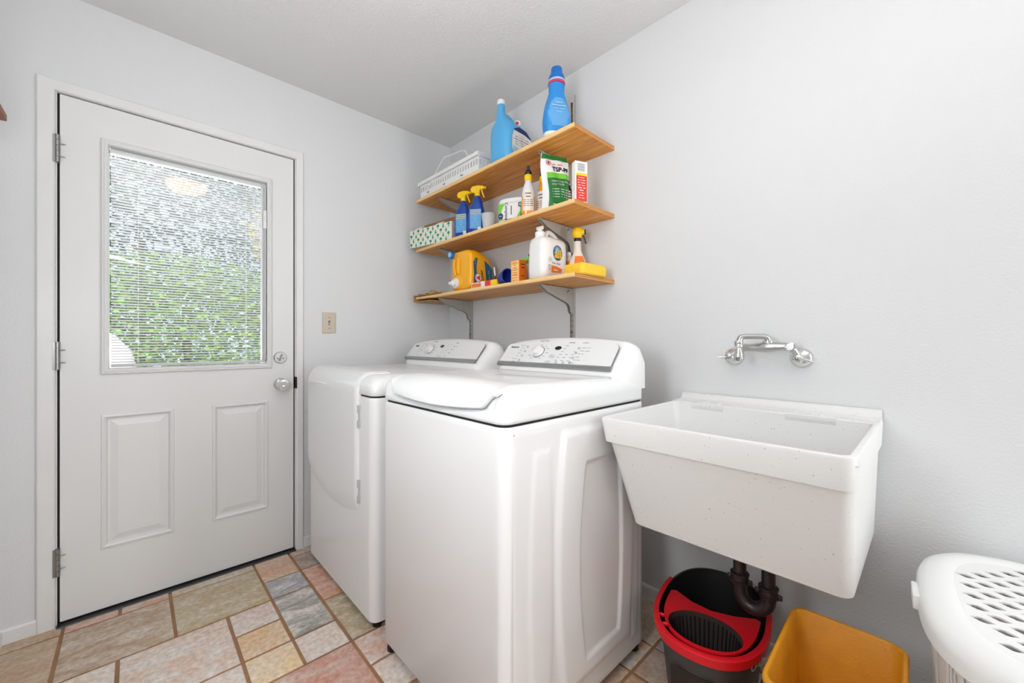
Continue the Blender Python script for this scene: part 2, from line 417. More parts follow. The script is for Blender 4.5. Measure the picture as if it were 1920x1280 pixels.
struct(build('ceiling', MB().box(-.12, XF + .12, YL - .12, .12, H, H + .1), 'ceil', smooth=False))
DY0, DY1, DZ1 = -1.805, -.978, 2.045      # door opening
wl = MB()
fill2d([[(YL - .12, -.05), (.12, -.05), (.12, H), (YL - .12, H)], rect2(DY0 - .02, DY1 + .02, -.06, DZ1 + .02)], .06, FX((-.06, 0, 0)), wl)
wl = MB().box(-.12, 0, YL - .12, DY0 - .02, -.05, H).box(-.12, 0, DY1 + .02, .12, -.05, H).box(-.12, 0, DY0 - .02, DY1 + .02, DZ1 + .02, H)
struct(build('wall_back', wl, 'wall', smooth=False))
struct(build('wall_right', MB().box(0, XF + .12, 0, .12, -.05, H), 'wall', smooth=False))
struct(build('wall_left', MB().box(0, XF + .12, YL - .12, YL, -.05, H), 'wall', smooth=False))
struct(build('wall_front', MB().box(XF, XF + .12, YL, 0, -.05, H), 'wall', smooth=False))
def bb(name, poly3):  # baseboard profile along a segment
    return struct(build(name, poly3, 'trim', smooth=False))
prof = [(0, 0), (.011, 0), (.011, .046), (.007, .054), (0, .055)]
def along_y(y0, y1):
    return MB().loft([[(p[0], y0, p[1]) for p in prof], [(p[0], y1, p[1]) for p in prof]])
SY0_ = -1.7982
CY0, CY1, CZ = -1.856, -.939, 2.088
bb('baseboard_back', along_y(YL + .0, CY0).loft([[(p[0], CY1, p[1]) for p in prof], [(p[0], 0, p[1]) for p in prof]]))
bb('baseboard_right', MB().loft([[(.011, -p[0], p[1]) for p in prof], [(XF, -p[0], p[1]) for p in prof]]))
bb('baseboard_left', MB().loft([[(.011, YL + p[0], p[1]) for p in prof], [(XF, YL + p[0], p[1]) for p in prof]]))
# casing with mitred head
def casing():
    mb = MB(); t = .013; i0, i1, iz = DY0 - .002, DY1 + .002, DZ1
    out = [(CY0, 0), (CY0, CZ), (CY1, CZ), (CY1, 0)]; inn = [(i0, 0), (i0, iz), (i1, iz), (i1, 0)]
    b = .004
    def sh(pts, d): return [(pts[0][0] + d, pts[0][1]), (pts[1][0] + d, pts[1][1] - d), (pts[2][0] - d, pts[2][1] - d), (pts[3][0] - d, pts[3][1])]
    rings = [(out, 0), (out, t - .003), (sh(out, .004), t), (sh(inn, -.008), t), (sh(inn, -.003), t - .003), (inn, 0.0)]
    for (A, xa), (B, xb) in zip(rings, rings[1:]):
        for k in range(3):
            mb.quad((xa, *A[k]), (xa, *A[k + 1]), (xb, *B[k + 1]), (xb, *B[k]))
    # jamb lining
    mb.box(-.12, .0, DY0 - .02, DY0, 0, DZ1 + .02).box(-.12, .0, DY1, DY1 + .02, 0, DZ1 + .02).box(-.12, .0, DY0, DY1, DZ1, DZ1 + .02)
    # stops behind the slab
    mb.box(-.065, -.0455, DY0, DY0 + .012, 0, DZ1).box(-.065, -.0455, DY1 - .012, DY1, 0, DZ1).box(-.065, -.0455, DY0, DY1, DZ1 - .012, DZ1)
    return mb
struct(build('trim_1', casing(), 'trim', smooth=False))
struct(build('trim_4', MB().box(-.0445, -.012, DY0 + .0002, SY0_ + .0, .012, DZ1).box(-.0445, -.012, DY1 - .0068, DY1 - .0002, .012, DZ1).box(-.0445, -.012, DY0, DY1, 2.0405, DZ1), 'seam', smooth=False))
struct(build('trim_2', MB().prism([(-.11, -.004), (.028, -.004), (.022, .004), (-.005, .008), (-.11, .008)], 'y', DY0, DY1), 'black', smooth=False))

# --- door
dr = thing('door_1', 'white half-glass entry door with enclosed blind and two lower panels', 'door', (0, -1.3915, .011))
del dr['label']; del dr['category']; struct(dr)
OY, OZ = -1.3915, .011
def L3(x, y, z): return (x, y - OY, z - OZ)
SY0, SY1, SZ0, SZ1 = -1.798, -.985, .013, 2.040
WY0, WY1, WZ0, WZ1 = -1.690, -1.083, .955, 1.910
pan = [(-1.688, -1.462, .252, .795), (-1.327, -1.100, .254, .794)]
loops = [rect2(SY0 - OY, SY1 - OY, SZ0 - OZ, SZ1 - OZ), rect2(WY0 + .02 - OY, WY1 - .02 - OY, WZ0 + .02 - OZ, WZ1 - .02 - OZ)]
loops += [rect2(a - OY, b - OY, c - OZ, d - OZ) for a, b, c, d in pan]
build('door_slab', fill2d(loops, .022, FX((-.0225, 0, 0))), 'door', dr, smooth=False)
def rings_rect(y0, y1, z0, z1, steps, cap=True):
    rg = []
    for off, x in steps:
        rg.append([L3(x, y0 + off, z0 + off), L3(x, y1 - off, z0 + off), L3(x, y1 - off, z1 - off), L3(x, y0 + off, z1 - off)])
    return MB().loft(rg, cap0=False, cap1=cap)
for (a, b, c, d) in pan:
    build('door_panel', rings_rect(a, b, c, d, [(0, -.030), (0, -.0005), (.002, .0045), (.009, .006), (.015, .002), (.019, -.009), (.026, -.009), (.050, -.001), (.052, -.001)]), 'door', dr, smooth=False)
    build('door_panel_back', MB().add([L3(-.0445, a - .003, c - .003), L3(-.0445, b + .003, c - .003), L3(-.0445, b + .003, d + .003), L3(-.0445, a - .003, d + .003)], [(0, 1, 2, 3)]), 'door', dr, smooth=False)
wf = build('window_frame', rings_rect(WY0, WY1, WZ0, WZ1, [(0, -.001), (.001, .006), (.006, .011), (.010, .009), (.012, .012), (.020, .0135), (.0235, .011), (.024, -.012), (.026, -.026)], cap=False), 'door', dr, smooth=False)
build('outer_frame', rings_rect(WY0, WY1, WZ0, WZ1, [(0, -.046), (.002, -.056), (.022, -.056), (.025, -.026), (.026, -.026)], cap=False), 'door', dr, smooth=False)
GY0, GY1, GZ0, GZ1 = -1.6635, -1.1095, .982, 1.884
build('glass_pane', MB().box(*[v for v in (-.0135, -.0115)], GY0 - OY, GY1 - OY, GZ0 - OZ, GZ1 - OZ), 'glass', dr, smooth=False)
build('glass_pane', MB().box(-.0415, -.0395, GY0 - OY, GY1 - OY, GZ0 - OZ, GZ1 - OZ), 'glass', dr, smooth=False)
bl = build('blind', (lambda mb: [mb.add([L3(-.0265 + math.cos(t) * u * .0062 , yy, z + math.sin(t) * u * .0062 + .0006 * (1 - u * u)) for yy in (-1.660, -1.128) for u in (-1, -.33, .33, 1)], [(0, 1, 5, 4), (1, 2, 6, 5), (2, 3, 7, 6)]) for k in range(74) for z, t in [(1.004 + k * .01155, .38 + .0012 * k)]] and mb)(MB()), 'slat', dr, smooth=False)
build('head_rail', MB().box(-.038, -.015, -1.6625 - OY, -1.128 - OY, 1.862 - OZ, 1.883 - OZ).box(-.015, -.0145, -1.50 - OY, -1.488 - OY, 1.868 - OZ, 1.883 - OZ), 'slat', bl)
build('bottom_rail', MB().box(-.034, -.018, -1.660 - OY, -1.128 - OY, .984 - OZ, .997 - OZ, .002), 'slat', bl)
for y in (-1.578, -1.19):
    build('blind_cord', MB().box(-.0168, -.0158, y - .0006 - OY, y + .0006 - OY, .99 - OZ, 1.865 - OZ).box(-.037, -.036, y - .0006 - OY, y + .0006 - OY, .99 - OZ, 1.865 - OZ), 'cord', bl)
build('slider_track', MB().box(-.038, -.014, -1.126 - OY, -1.110 - OY, .984 - OZ, 1.884 - OZ).box(-.0115, .004, -1.1155 - OY, -1.1115 - OY, 1.0 - OZ, 1.87 - OZ), 'slat', dr)
build('slider', MB().box(-.011, .011, -1.121 - OY, -1.109 - OY, 1.655 - OZ, 1.745 - OZ, .002).box(-.009, .016, -1.119 - OY, -1.110 - OY, 1.69 - OZ, 1.715 - OZ, .002), 'white', dr)
# deadbolt
db = build('deadbolt', MB().lathe([(.030, 0), (.030, .004), (.026, .010), (.022, .010), (.0215, .008), (0.0001, .008)], L3(0, -1.047, 1.008), 'x', 36), mat('satin_nickel', (190, 190, 188), .38, metal=.7), dr)
build('thumb_turn', MB().box(.007, .024, -.003, .003, -.018, .018, .0025).xf(Matrix.Translation(Vector(L3(0, -1.047, 1.008))) @ Matrix.Rotation(-.35, 4, 'X')), 'nickel', db)
build('screw', MB().lathe([(.003, .008), (.003, .0095), (.001, .0095)], L3(0, -1.060, 1.004), 'x', 12).lathe([(.003, .008), (.003, .0095), (.001, .0095)], L3(0, -1.034, 1.004), 'x', 12), 'black', db)
kn = build('door_knob', MB().lathe([(.032, 0), (.032, .004), (.026, .012), (.013, .016), (.012, .034), (.018, .040), (.0265, .046), (.0285, .056), (.027, .066), (.012, .070), (.004, .067), (.0001, .067)], L3(0, -1.047, .872), 'x', 40), 'chrome', dr)
build('latch_bolt', MB().box(-.030, -.012, SY1 - OY - .002, SY1 - OY + .007, .856 - OZ, .884 - OZ), 'black', dr)
struct(build('trim_3', MB().box(-.04, .0142, DY1 - .0015, DY1 + .007, .845, .905, .002), 'black', smooth=False))
for z in (1.826, 1.035, .247):
    h = build('hinge', MB().box(-.003, .0012, -1.8045 - OY, -1.799 - OY, z - .053 - OZ, z + .053 - OZ), 'nickel', dr)
    for q in range(5):
        z0 = z - .053 + q * .0212
        build('knuckle', MB().lathe([(.0078, z0 + .0006 - OZ), (.0078, z0 + .0206 - OZ)], (.0095, -1.8035 - OY, 0), 'z', 16), 'nickel', h)
    build('hinge_leaf', MB().box(.0135, .0150, -1.815 - OY, -1.806 - OY, z - .052 - OZ, z + .052 - OZ), 'nickel', h)
    build('hinge_screw', MB().lathe([(.0022, 0), (.0022, .010), (.0004, .016)], (.004, -1.797 - OY, z + .022 - OZ), 'y', 10).lathe([(.0022, 0), (.0022, .010), (.0004, .016)], (.004, -1.797 - OY, z - .026 - OZ), 'y', 10), 'nickel', h)
build('door_sweep', MB().box(-.040, -.003, SY0 - OY + .002, SY1 - OY - .002, -.002, .003), 'black', dr)

# ================================================================== WASHER and DRYER
def rr_ring(x0, x1, y0, y1, r, z, nc=8, ns=40):
    """dense rounded-rect ring, counterclockwise from front-left"""
    pts = []
    def seg(a, b, n):
        for i in range(n): pts.append((a[0] + (b[0] - a[0]) * i / n, a[1] + (b[1] - a[1]) * i / n, z))
    def arc(cx, cy, a0):
        for i in range(nc): a = a0 + PI / 2 * i / nc; pts.append((cx + r * math.cos(a), cy + r * math.sin(a), z))
    seg((x0 + r, y0), (x1 - r, y0), ns); arc(x1 - r, y0 + r, -PI / 2)
    seg((x1, y0 + r), (x1, y1 - r), 12); arc(x1 - r, y1 - r, 0)
    seg((x1 - r, y1), (x0 + r, y1), 12); arc(x0 + r, y1 - r, PI / 2)
    seg((x0, y1 - r), (x0, y0 + r), 12); arc(x0 + r, y0 + r, PI)
    return pts
def sm(t): t = max(0., min(1., t)); return t * t * (3 - 2 * t)

def console(par, x0, x1, yb=-.425, kind='washer'):
    """raised control console; coordinates are world, parent at origin offset"""
    ox, oy, oz = par.location
    W = x1 - x0; secs = []; N = 44
    for i in range(N + 1):
        s = i / N; x = x0 + W * s
        e = min(s, 1 - s) * W                       # distance to the nearer end
        arch = .022 * (1 - (2 * s - 1) ** 2)
        k = 1 - math.sqrt(max(0, 1 - (1 - min(1, e / .055)) ** 2))   # end rounding 0 inside .. 1 at tip
        zt = 1.083 + arch - .052 * k
        yf = yb + .115 * k + .004 * (1 - (2 * s - 1) ** 2) * -1
        yt = -.335 + .018 * k
        zb = .955 - .03 * k
        p = [(yf, zb), (yf, .978 - .030 * k), (yf + .008, .985 - .03 * k)]
        # sloped face
        for t in (.25, .5, .75, .93): p.append((yf + .008 + (yt - yf - .008) * t, (.985 - .03 * k) + (zt - .012 - .985 + .03 * k) * t))
        p += [(yt + .004, zt - .006), (yt + .014, zt - .001), (yt + .028, zt), (-.281, zt - .005), (-.2735, zt - .016), (-.272, .93), (-.272, zb)]
        # lie local
        secs.append([(x - ox, q[0] - oy, q[1] - oz) for q in p])
    c = build('console', MB().loft(secs), 'console', par, ang=50)
    # face frame of the slope (left-to-right, bottom-to-top)
    ya, za, yc, zc = yb + .006, .990, -.339, 1.083 + .004
    L_ = math.hypot(yc - ya, zc - za); up = Vector((0, (yc - ya) / L_, (zc - za) / L_))
    nrm = Vector((1, 0, 0)).cross(up)              # towards the viewer
    def fm(u, v, lift=.0): # u in metres from x0, v along the slope
        o = Vector((x0 + u - ox, ya - oy, za - oz)) + up * v + nrm * lift
        return FR(o, (1, 0, 0), up)
    return c, fm, W, L_, up, nrm

def face_controls(c, fm, W, Ls, brand, kind):
    x_off = .028; pw = W - .028 - .05
    # face plate outline with rounded top corners
    def plate(dx, r=.02, top=0.):
        a, b = x_off + dx, x_off + pw - dx; pts = [(a, .008 + dx * .3), (b, .008 + dx * .3)]
        for i in range(7): t = PI / 2 * i / 6; pts.append((b - r + r * math.cos(t) , Ls - .012 + .0 - r + r * math.sin(t) + top))
        for i in range(1, 8):
            s = i / 8; pts.append((b - r + (a + r - b + r) * s, Ls - .012 + .018 * (1 - (2 * s - 1) ** 2) + top))
        for i in range(7): t = PI / 2 + PI / 2 * i / 6; pts.append((a + r + r * math.cos(t), Ls - .012 - r + r * math.sin(t) + top))
        return pts
    mlift = .0035
    fo_ = build('panel_border', fill2d([plate(-.0008)], .0012, fm(0, 0, mlift - .0012)), 'print', c, smooth=False)
    fp = build('control_panel', fill2d([plate(.0008)], .0012, fm(0, 0, mlift - .0004)), 'panel', c, smooth=False)
    lift = mlift + .0012
    st = build('trim_strip', MB().loft([[tuple(fm(x_off - .004, 0, 0) @ Vector((xx, yy, zz))) for yy, zz in ((-.004, .0), (-.002, .006), (.010, .0085), (.0155, .005), (.0155, 0))] for xx in (0, pw + .008)]), 'silver', c, smooth=False)
    tk = MB()
    if kind == 'washer':
        build('brand_badge', text('Kenmore', .0125, fm(x_off + .050, .094, lift), bold=.0003), 'lnavy', fp, smooth=False)
    else:
        build('brand_badge', fill2d([rect2(-.016, .016, -.0055, .0055)], .0004, fm(x_off + .046, .092, lift)), 'print', fp, smooth=False)
        text('Kenmore', .007, fm(x_off + .046, .092, lift + .0006), tk)
    K = (x_off + .205, .070) if kind == 'washer' else (x_off + .215, .066)
    build('knob', MB().lathe([(.026, 0), (.026, .004), (.021, .006), (.0205, .020), (.018, .022), (.0001, .022)], n=36).xf(fm(K[0], K[1], lift)), 'white', fp)
    build('knob_ring', MB().lathe([(.0285, 0), (.0285, .0012), (.026, .0012)], n=36).xf(fm(K[0], K[1], lift)), 'print', fp)
    build('display', fill2d([ell2(0, 0, .0165, .0095)], .0005, fm(K[0] + .093, .092, lift)), 'black', fp, smooth=False)
    def btn(u, v, r=.0055): build('button', MB().lathe([(r, 0), (r, .0012), (r * .8, .0018), (.0001, .0018)], n=16).xf(fm(u, v, lift)), 'btn', fp)
    small = .0052
    def tx(s, u, v, sz=small, al='CENTER'): text(s, sz, fm(u, v, lift), tk, al, ext=.0002)
    dots = MB()
    def dot(u, v): fill2d([rect2(-.0011, .0011, -.0011, .0011)], .0004, fm(u, v, lift), dots)
    ang = [(-150, 'WHITES'), (-120, 'HEAVY'), (-60, 'NORMAL'), (-35, 'CASUAL'), (-5, 'DELICATE'), (30, 'RAPID'), (55, 'SOAK'), (125, 'RINSE'), (155, 'SPIN'), (90, 'CLEAN')]
    tx('WASH CYCLES' if kind == 'washer' else 'DRY CYCLES', K[0], K[1] + .058, .0075)
    for a, s in ang: tx(s, K[0] + .047 * math.cos(math.radians(a)), K[1] + .036 * math.sin(math.radians(a)))
    if kind == 'washer':
        for q in range(4): btn(K[0] - .078 - q * .003, .096 - q * .024); 
        for q, s in enumerate(['Extra Hot', 'Hot', 'Warm', 'Cool', 'Cold', 'Tap Cold', 'Eco']):
            tx(s, K[0] - .098 - q * .003, .104 - q * .0145, small, 'RIGHT'); dot(K[0] - .094 - q * .003, .104 - q * .0145)
        tx('TEMPERATURE', K[0] - .085, .010, .005)
        tx('START', K[0] + .082, .050, .006); tx('STOP', K[0] + .074, .020, .006)
        ring = MB()
        for uv in ((.082, .050), (.074, .020)): fill2d([ell2(0, 0, .0135, .0085), ell2(0, 0, .0129, .0079)], .0003, fm(K[0] + uv[0], uv[1], lift), ring)
        build('start_outline', ring, 'print', fp, smooth=False)
        for q in range(3): btn(K[0] + .118 + q * .034, .022); tx(['Soil', 'Spin', 'Rinse'][q], K[0] + .118 + q * .034, .009)
        for q in range(4): btn(K[0] + .196 - q * .004, .092 - q * .023)
        for q in range(6):
            for k in range(3):
                if q - k < -0 or (k == 1 and q < 3): continue
                dot(K[0] + .128 + k * .030 - q * .004, .104 - q * .0145); tx(['High', 'Med', 'Low', 'Max', 'Min', 'Off'][q], K[0] + .131 + k * .030 - q * .004, .104 - q * .0145, small, 'LEFT')
            dot(K[0] + .212 - q * .004, .094 - q * .0145); tx(['Second Rinse', 'Fabric Softener', 'Pre Wash', 'Steam', 'End Signal', 'Lock'][q], K[0] + .215 - q * .004, .094 - q * .0145, small, 'LEFT')
        tx('MODIFIERS', K[0] + .150, .119, .006); tx('OPTIONS', K[0] + .215, .118, .006)
    else:
        for q in range(3): btn(K[0] - .075 - (q > 0) * .012 - q * .003, .100 - q * .038, .0042)
        for q, s in enumerate(['Very Dry', 'Dry', 'Normal', 'Damp', 'Less', 'Air']): tx(s, K[0] - .098 - q * .004, .108 - q * .014, small, 'RIGHT')
        for q in range(3): btn(K[0] + .205 - q * .006, .092 - q * .022, .0042); tx(['Wrinkle', 'Signal', 'Steam'][q], K[0] + .215 - q * .006, .092 - q * .022, small, 'LEFT')
        for q in range(2): btn(K[0] + .108 + q * .026, .024, .0042)
        btn(K[0] + .178, .026, .0042)
        for q in range(6):
            for k in range(2): tx(['High', 'Med', 'Low', 'Max', 'Min', 'Off'][q], K[0] + .135 + k * .034 - q * .006, .104 - q * .0135, small, 'LEFT')
        tx('OPTIONS', K[0] + .215, .115, .006)
    build('printed_text', tk, 'print', fp, smooth=False)
    if dots.v: build('indicator_lights', dots, 'ink', fp, smooth=False)

# washer
WX0, WX1, WYF, WYB = .955, 1.600, -.950, -.270
ZS = .882
wa = thing('washing_machine', 'white top-load washing machine beside the laundry sink, its whole front showing', 'washing machine', (1.2775, -.61, 0))
ox, oy, oz = wa.location
def loc(p): return (p[0] - ox, p[1] - oy, p[2] - oz)
def ringsW(levels, dsp=None, ns=40):
    out = []
    for (z, ins, r) in levels:
        rg = rr_ring(WX0 + ins, WX1 - ins, WYF + ins, WYB - ins * .0, r, z, ns=ns)
        if dsp: rg = [dsp(p) for p in rg]
        out.append([loc(p) for p in rg])
    return out
build('cabinet', MB().loft(ringsW([(.035, .004, .03), (.040, 0, .033), (.862, 0, .033), (.874, .001, .033), (.879, .005, .03)])), 'enamel_side', wa)
build('seam', MB().loft(ringsW([(.876, .008, .03), (.888, .008, .03)])), 'seam', wa)
# embossed side panel
def emb(y, z):
    h = 0
    def inside(y, z, yl, yr, zb, zt, bow, soft=.012):
        # yl/yr front & back bounds, front edge bowed forward in the middle
        t = (z - zb) / (zt - zb)
        if t < -.2 or t > 1.2: return 0
        l = yl - bow * (1 - (2 * t - 1) ** 2); r = yr + bow * .6 * (1 - (2 * t - 1) ** 2)
        d = min(y - l, r - y, z - zb, zt - z); return sm(d / soft + .5)
    h += .0085 * inside(y, z, -.728, -.385, .11, .835, .030, .030)
    h -= .0075 * inside(y, z, -.628, -.455, .165, .735, .028, .016)
    h += .0028 * inside(y, z, -.842, -.785, .07, .80, .020, .020)
    h += .0028 * inside(y, z, -.362, -.332, .09, .78, .010, .014)
    e = min(y - (WYF + .035), (WYB - .035) - y, z - .045, .862 - z)
    return h * sm(e / .03)
NY, NZ = 150, 150; g = []
ya, yb_, za, zb_ = WYF + .033, WYB - .033, .041, .861
for j in range(NZ + 1):
    for i in range(NY + 1):
        y = ya + (yb_ - ya) * i / NY; z = za + (zb_ - za) * j / NZ
        edge = 0 if i in (0, NY) or j in (0, NZ) else 1
        g.append(loc((WX1 + .0008 * edge + emb(y, z), y, z)))
fs = [(j * (NY + 1) + i, j * (NY + 1) + i + 1, (j + 1) * (NY + 1) + i + 1, (j + 1) * (NY + 1) + i) for j in range(NZ) for i in range(NY)]
build('side_panel', MB().add(g, fs), 'enamel_side', wa, ang=80)
# top cover with a scooped recess under the lid lip
def scoop(p):
    x, y, z = p
    t = (x - 1.285) / .27
    if abs(t) > 1.08 or y > -.88: return p
    zlo = .889 + .014 * t * t + .012 * (t > 0) * t
    a = sm((z - zlo) / .010) * sm((1.06 - abs(t)) / .06) 
    return (x, y + .014 * a, z)
lv = [(.886, .004, .03), (.889, 0, .034)]
lv += [(.892 + .004 * k, 0, .034) for k in range(1, 9)]
for k in range(1, 11):
    a = PI / 2 * k / 10; lv.append((.924 + .044 * math.sin(a), .050 * (1 - math.cos(a)), .034 + .02 * (1 - math.cos(a))))
top_cover = build('top_cover', MB().loft(ringsW(lv, scoop)), 'enamel', wa, ang=60)
# lid: crowned panel whose front rolls over and down to a curved lip
def lid_mesh():
    NX, NYY = 100, 44; v = []
    for j in range(NYY + 1):
        s = j / NYY
        for i in range(NX + 1):
            u = -1 + 2 * i / NX
            hw = .292 - .010 * s
            # path: back (y=-.44) to front roll
            if s < .62:
                q = s / .62; y = -.445 - q * .425; z = .9705 + .006 * q
            else:
                a = (s - .62) / .38; th = a * PI / 2 * .98
                lipz = .903 + .020 * u * u + .004 * max(0, u) + .034 * sm((abs(u) - .84) / .16)
                y = -.870 - .094 * math.sin(th) * (1 - .10 * u * u - .12 * sm((abs(u) - .82) / .18)); z = .9765 - (.9765 - lipz) * (1 - math.cos(th)) ** .9
            crown = .010 * (1 - u * u) * sm(s * 1.6)
            x = 1.283 + hw * u * (1 - .0 * s)
            # round the sides down
            ed = max(0, abs(u) - .93) / .07
            z += crown * (1 if s < .8 else (1 - (s - .8) / .2 * .6)) - .006 * ed * ed
            if s > .80: # round the lip's corners
                c = (s - .8) / .2; x = 1.283 + hw * u * (1 - .015 * c * c)
            v.append((x, y, z))
    n = len(v); top = [loc(p) for p in v]; bot = [loc((p[0], p[1] + (.008 if k // (NX + 1) / NYY > .62 else 0), p[2] - (.010 if k // (NX + 1) / NYY < .85 else .004))) for k, p in enumerate(v)]
    mb = MB(); f = [(j * (NX + 1) + i, j * (NX + 1) + i + 1, (j + 1) * (NX + 1) + i + 1, (j + 1) * (NX + 1) + i) for j in range(NYY) for i in range(NX)]
    f2 = [tuple(n + q for q in reversed(k)) for k in f]
    per = [i for i in range(NX)] + [j * (NX + 1) + NX for j in range(NYY)] + [NYY * (NX + 1) + i for i in range(NX, 0, -1)] + [j * (NX + 1) for j in range(NYY, 0, -1)]
    f3 = [(per[k], per[(k + 1) % len(per)], per[(k + 1) % len(per)] + n, per[k] + n) for k in range(len(per))]
    mb.add(top + bot, f + f2 + f3); return mb
lid = build('lid', lid_mesh(), 'enamel', wa, ang=55)
# shallow raised panel & hinge gap lines on the lid
build('lid_gap', MB().box(1.0 - ox, 1.57 - ox, -.445 - oy, -.4425 - oy, .962, .9725), 'btn', wa, smooth=False)
c, fm, W, Ls, up, nr = console(wa, .952, 1.600)
face_controls(c, fm, W, Ls, 'Kenmore', 'washer')
for (x, y) in ((.985, -.925), (1.57, -.30), (1.57, -.90), (.985, -.30)):
    build('foot', MB().lathe([(.018, 0), (.018, .012), (.010, .016), (.010, .037)], (x - ox, y - oy, 0), n=18), 'black', wa)

# dryer
DX0, DX1, DYF, DYB = .118, .865, -.945, -.270
dy = thing('dryer', 'white clothes dryer in the corner beside the door, left of the washing machine', 'clothes dryer', (.4915, -.61, 0))
ox2, oy2, oz2 = dy.location
def locD(p): return (p[0] - ox2, p[1] - oy2, p[2] - oz2)
def ringsD(levels):
    return [[locD(p) for p in rr_ring(DX0 + i, DX1 - i, DYF + i, DYB, r, z)] for (z, i, r) in levels]
build('cabinet', MB().loft(ringsD([(.024, .006, .03), (.030, 0, .035), (.866, 0, .035), (.872, .001, .035), (.875, .005, .03)])), 'enamel_side', dy)
build('seam', MB().loft(ringsD([(.872, .008, .03), (.885, .008, .03)])), 'seam', dy)
lv = [(.882, .004, .03), (.885, 0, .035), (.905, 0, .035)]
for k in range(1, 11):
    a = PI / 2 * k / 10; lv.append((.905 + .055 * math.sin(a), .055 * (1 - math.cos(a)), .035 + .015 * (1 - math.cos(a))))
build('top_cover', MB().loft(ringsD(lv)), 'enamel', dy, ang=60)
# wrap-over door
def dryer_door():
    x0, x1 = .128, .745; NX = 44; v = []; NS = 0
    def path(zb):
        P = []
        for k in range(15): P.append((DYF - .012, zb + (.888 - zb) * k / 14))
        for k in range(1, 15):
            a = PI / 2 * k / 14; P.append((DYF + .053 - .065 * math.cos(a), .888 + .080 * math.sin(a)))
        for k in range(1, 5): P.append((DYF + .053 + .014 * k, .968 + .0006 * k))
        return P
    for i in range(NX + 1):
        u = i / NX; x = x0 + (x1 - x0) * u
        zb = .388 + .095 * (abs(u - .62) / .62) ** 2.6 if u < .62 else .388 + .045 * ((u - .62) / .38) ** 2
        P = path(zb); NS = len(P)
        ins = .010 * (1 - sm(min(u, 1 - u) / .02))
        for k, (y, z) in enumerate(P):
            b = .009 * (1 - sm(k / 1.5)) if k < 2 else 0
            v.append((x + (.028 * sm((k - 20) / 10) * u if k > 20 else 0), y + (ins + b if k < 22 else ins * .5), z - (0 if k < 22 else ins * .6)))
    f = [(i * NS + k, (i + 1) * NS + k, (i + 1) * NS + k + 1, i * NS + k + 1) for i in range(NX) for k in range(NS - 1)]
    n = len(v); back = [(p[0], p[1] + .011, p[2] - (.010 if k % NS > 20 else 0)) for k, p in enumerate(v)]
    per = [i * NS for i in range(NX)] + [NX * NS + k for k in range(NS - 1)] + [i * NS + NS - 1 for i in range(NX, 0, -1)] + [k for k in range(NS - 1, 0, -1)]
    f2 = [tuple(n + q for q in reversed(t)) for t in f]
    f3 = [(per[k], per[(k + 1) % len(per)], per[(k + 1) % len(per)] + n, per[k] + n) for k in range(len(per))]
    return MB().add([locD(p) for p in v + back], f + f2 + f3)
dd = build('door', dryer_door(), 'enamel', dy, ang=55)
for z in (.795, .50):
    build('hinge', MB().box(.747 - ox2, .757 - ox2, DYF - .010 - oy2, DYF + .002 - oy2, z - .045, z - .015, .001).box(.747 - ox2, .757 - ox2, DYF - .010 - oy2, DYF + .002 - oy2, z + .015, z + .045, .001).box(.749 - ox2, .755 - ox2, DYF - .006 - oy2, DYF + .002 - oy2, z - .02, z + .02), 'btn', dy)
c, fm, W, Ls, up, nr = console(dy, .118, .865)
face_controls(c, fm, W, Ls, 'Kenmore', 'dryer')
for (x, y) in ((.15, -.91), (.83, -.91), (.15, -.30), (.83, -.30)):
    build('foot', MB().lathe([(.018, 0), (.018, .010), (.010, .014), (.010, .028)], (x - ox2, y - oy2, 0), n=18), 'black', dy)

# ================================================================== SHELVES
SX0, SX1 = .065, 1.305
RAILX = (.247, 1.071)
T1, T2, T3 = 1.979, 1.670, 1.371
shelf_lab = ['varnished plywood wall shelf, the top one of three, holding the two blue detergent bottles',
             'varnished plywood wall shelf, the middle one of three, holding the blue spray bottles',
             'varnished plywood wall shelf, the lowest of three, holding the yellow sponge']
for zt, lb in zip((T1, T2, T3), shelf_lab):
    t = thing('wall_shelf', lb, 'shelf', (SX0, 0, zt - .018), 0, 'plywood shelves above the machines')
    W_ = SX1 - SX0; out = [(0, -.294), (W_, -.294), (W_, -.001)]
    for rx in reversed(RAILX):
        a = rx - SX0; out += [(a + .0145, -.001), (a + .0145, -.0155), (a - .0145, -.0155), (a - .0145, -.001)]
    out += [(0, -.001)]
    mb = MB(); fill2d([out], .009, Matrix.Translation((0, 0, .009)), mb)
    mb.fm = [0] * len(mb.f)
    for k, f in enumerate(mb.f):
        xs = [mb.v[i][0] for i in f]
        if min(xs) > W_ - 1e-4 or max(xs) < 1e-4: mb.fm[k] = 1
    build('board', mb, ['wood', 'ply'], t, smooth=False)
    mb = MB(); rg = [[(x, -.294, 0), (x, -.299, .001), (x, -.3022, .005), (x, -.3022, .013), (x, -.299, .017), (x, -.294, .018)] for x in (0, W_)]
    build('edge_banding', mb.loft(rg), 'woodedge', t)
rails = []
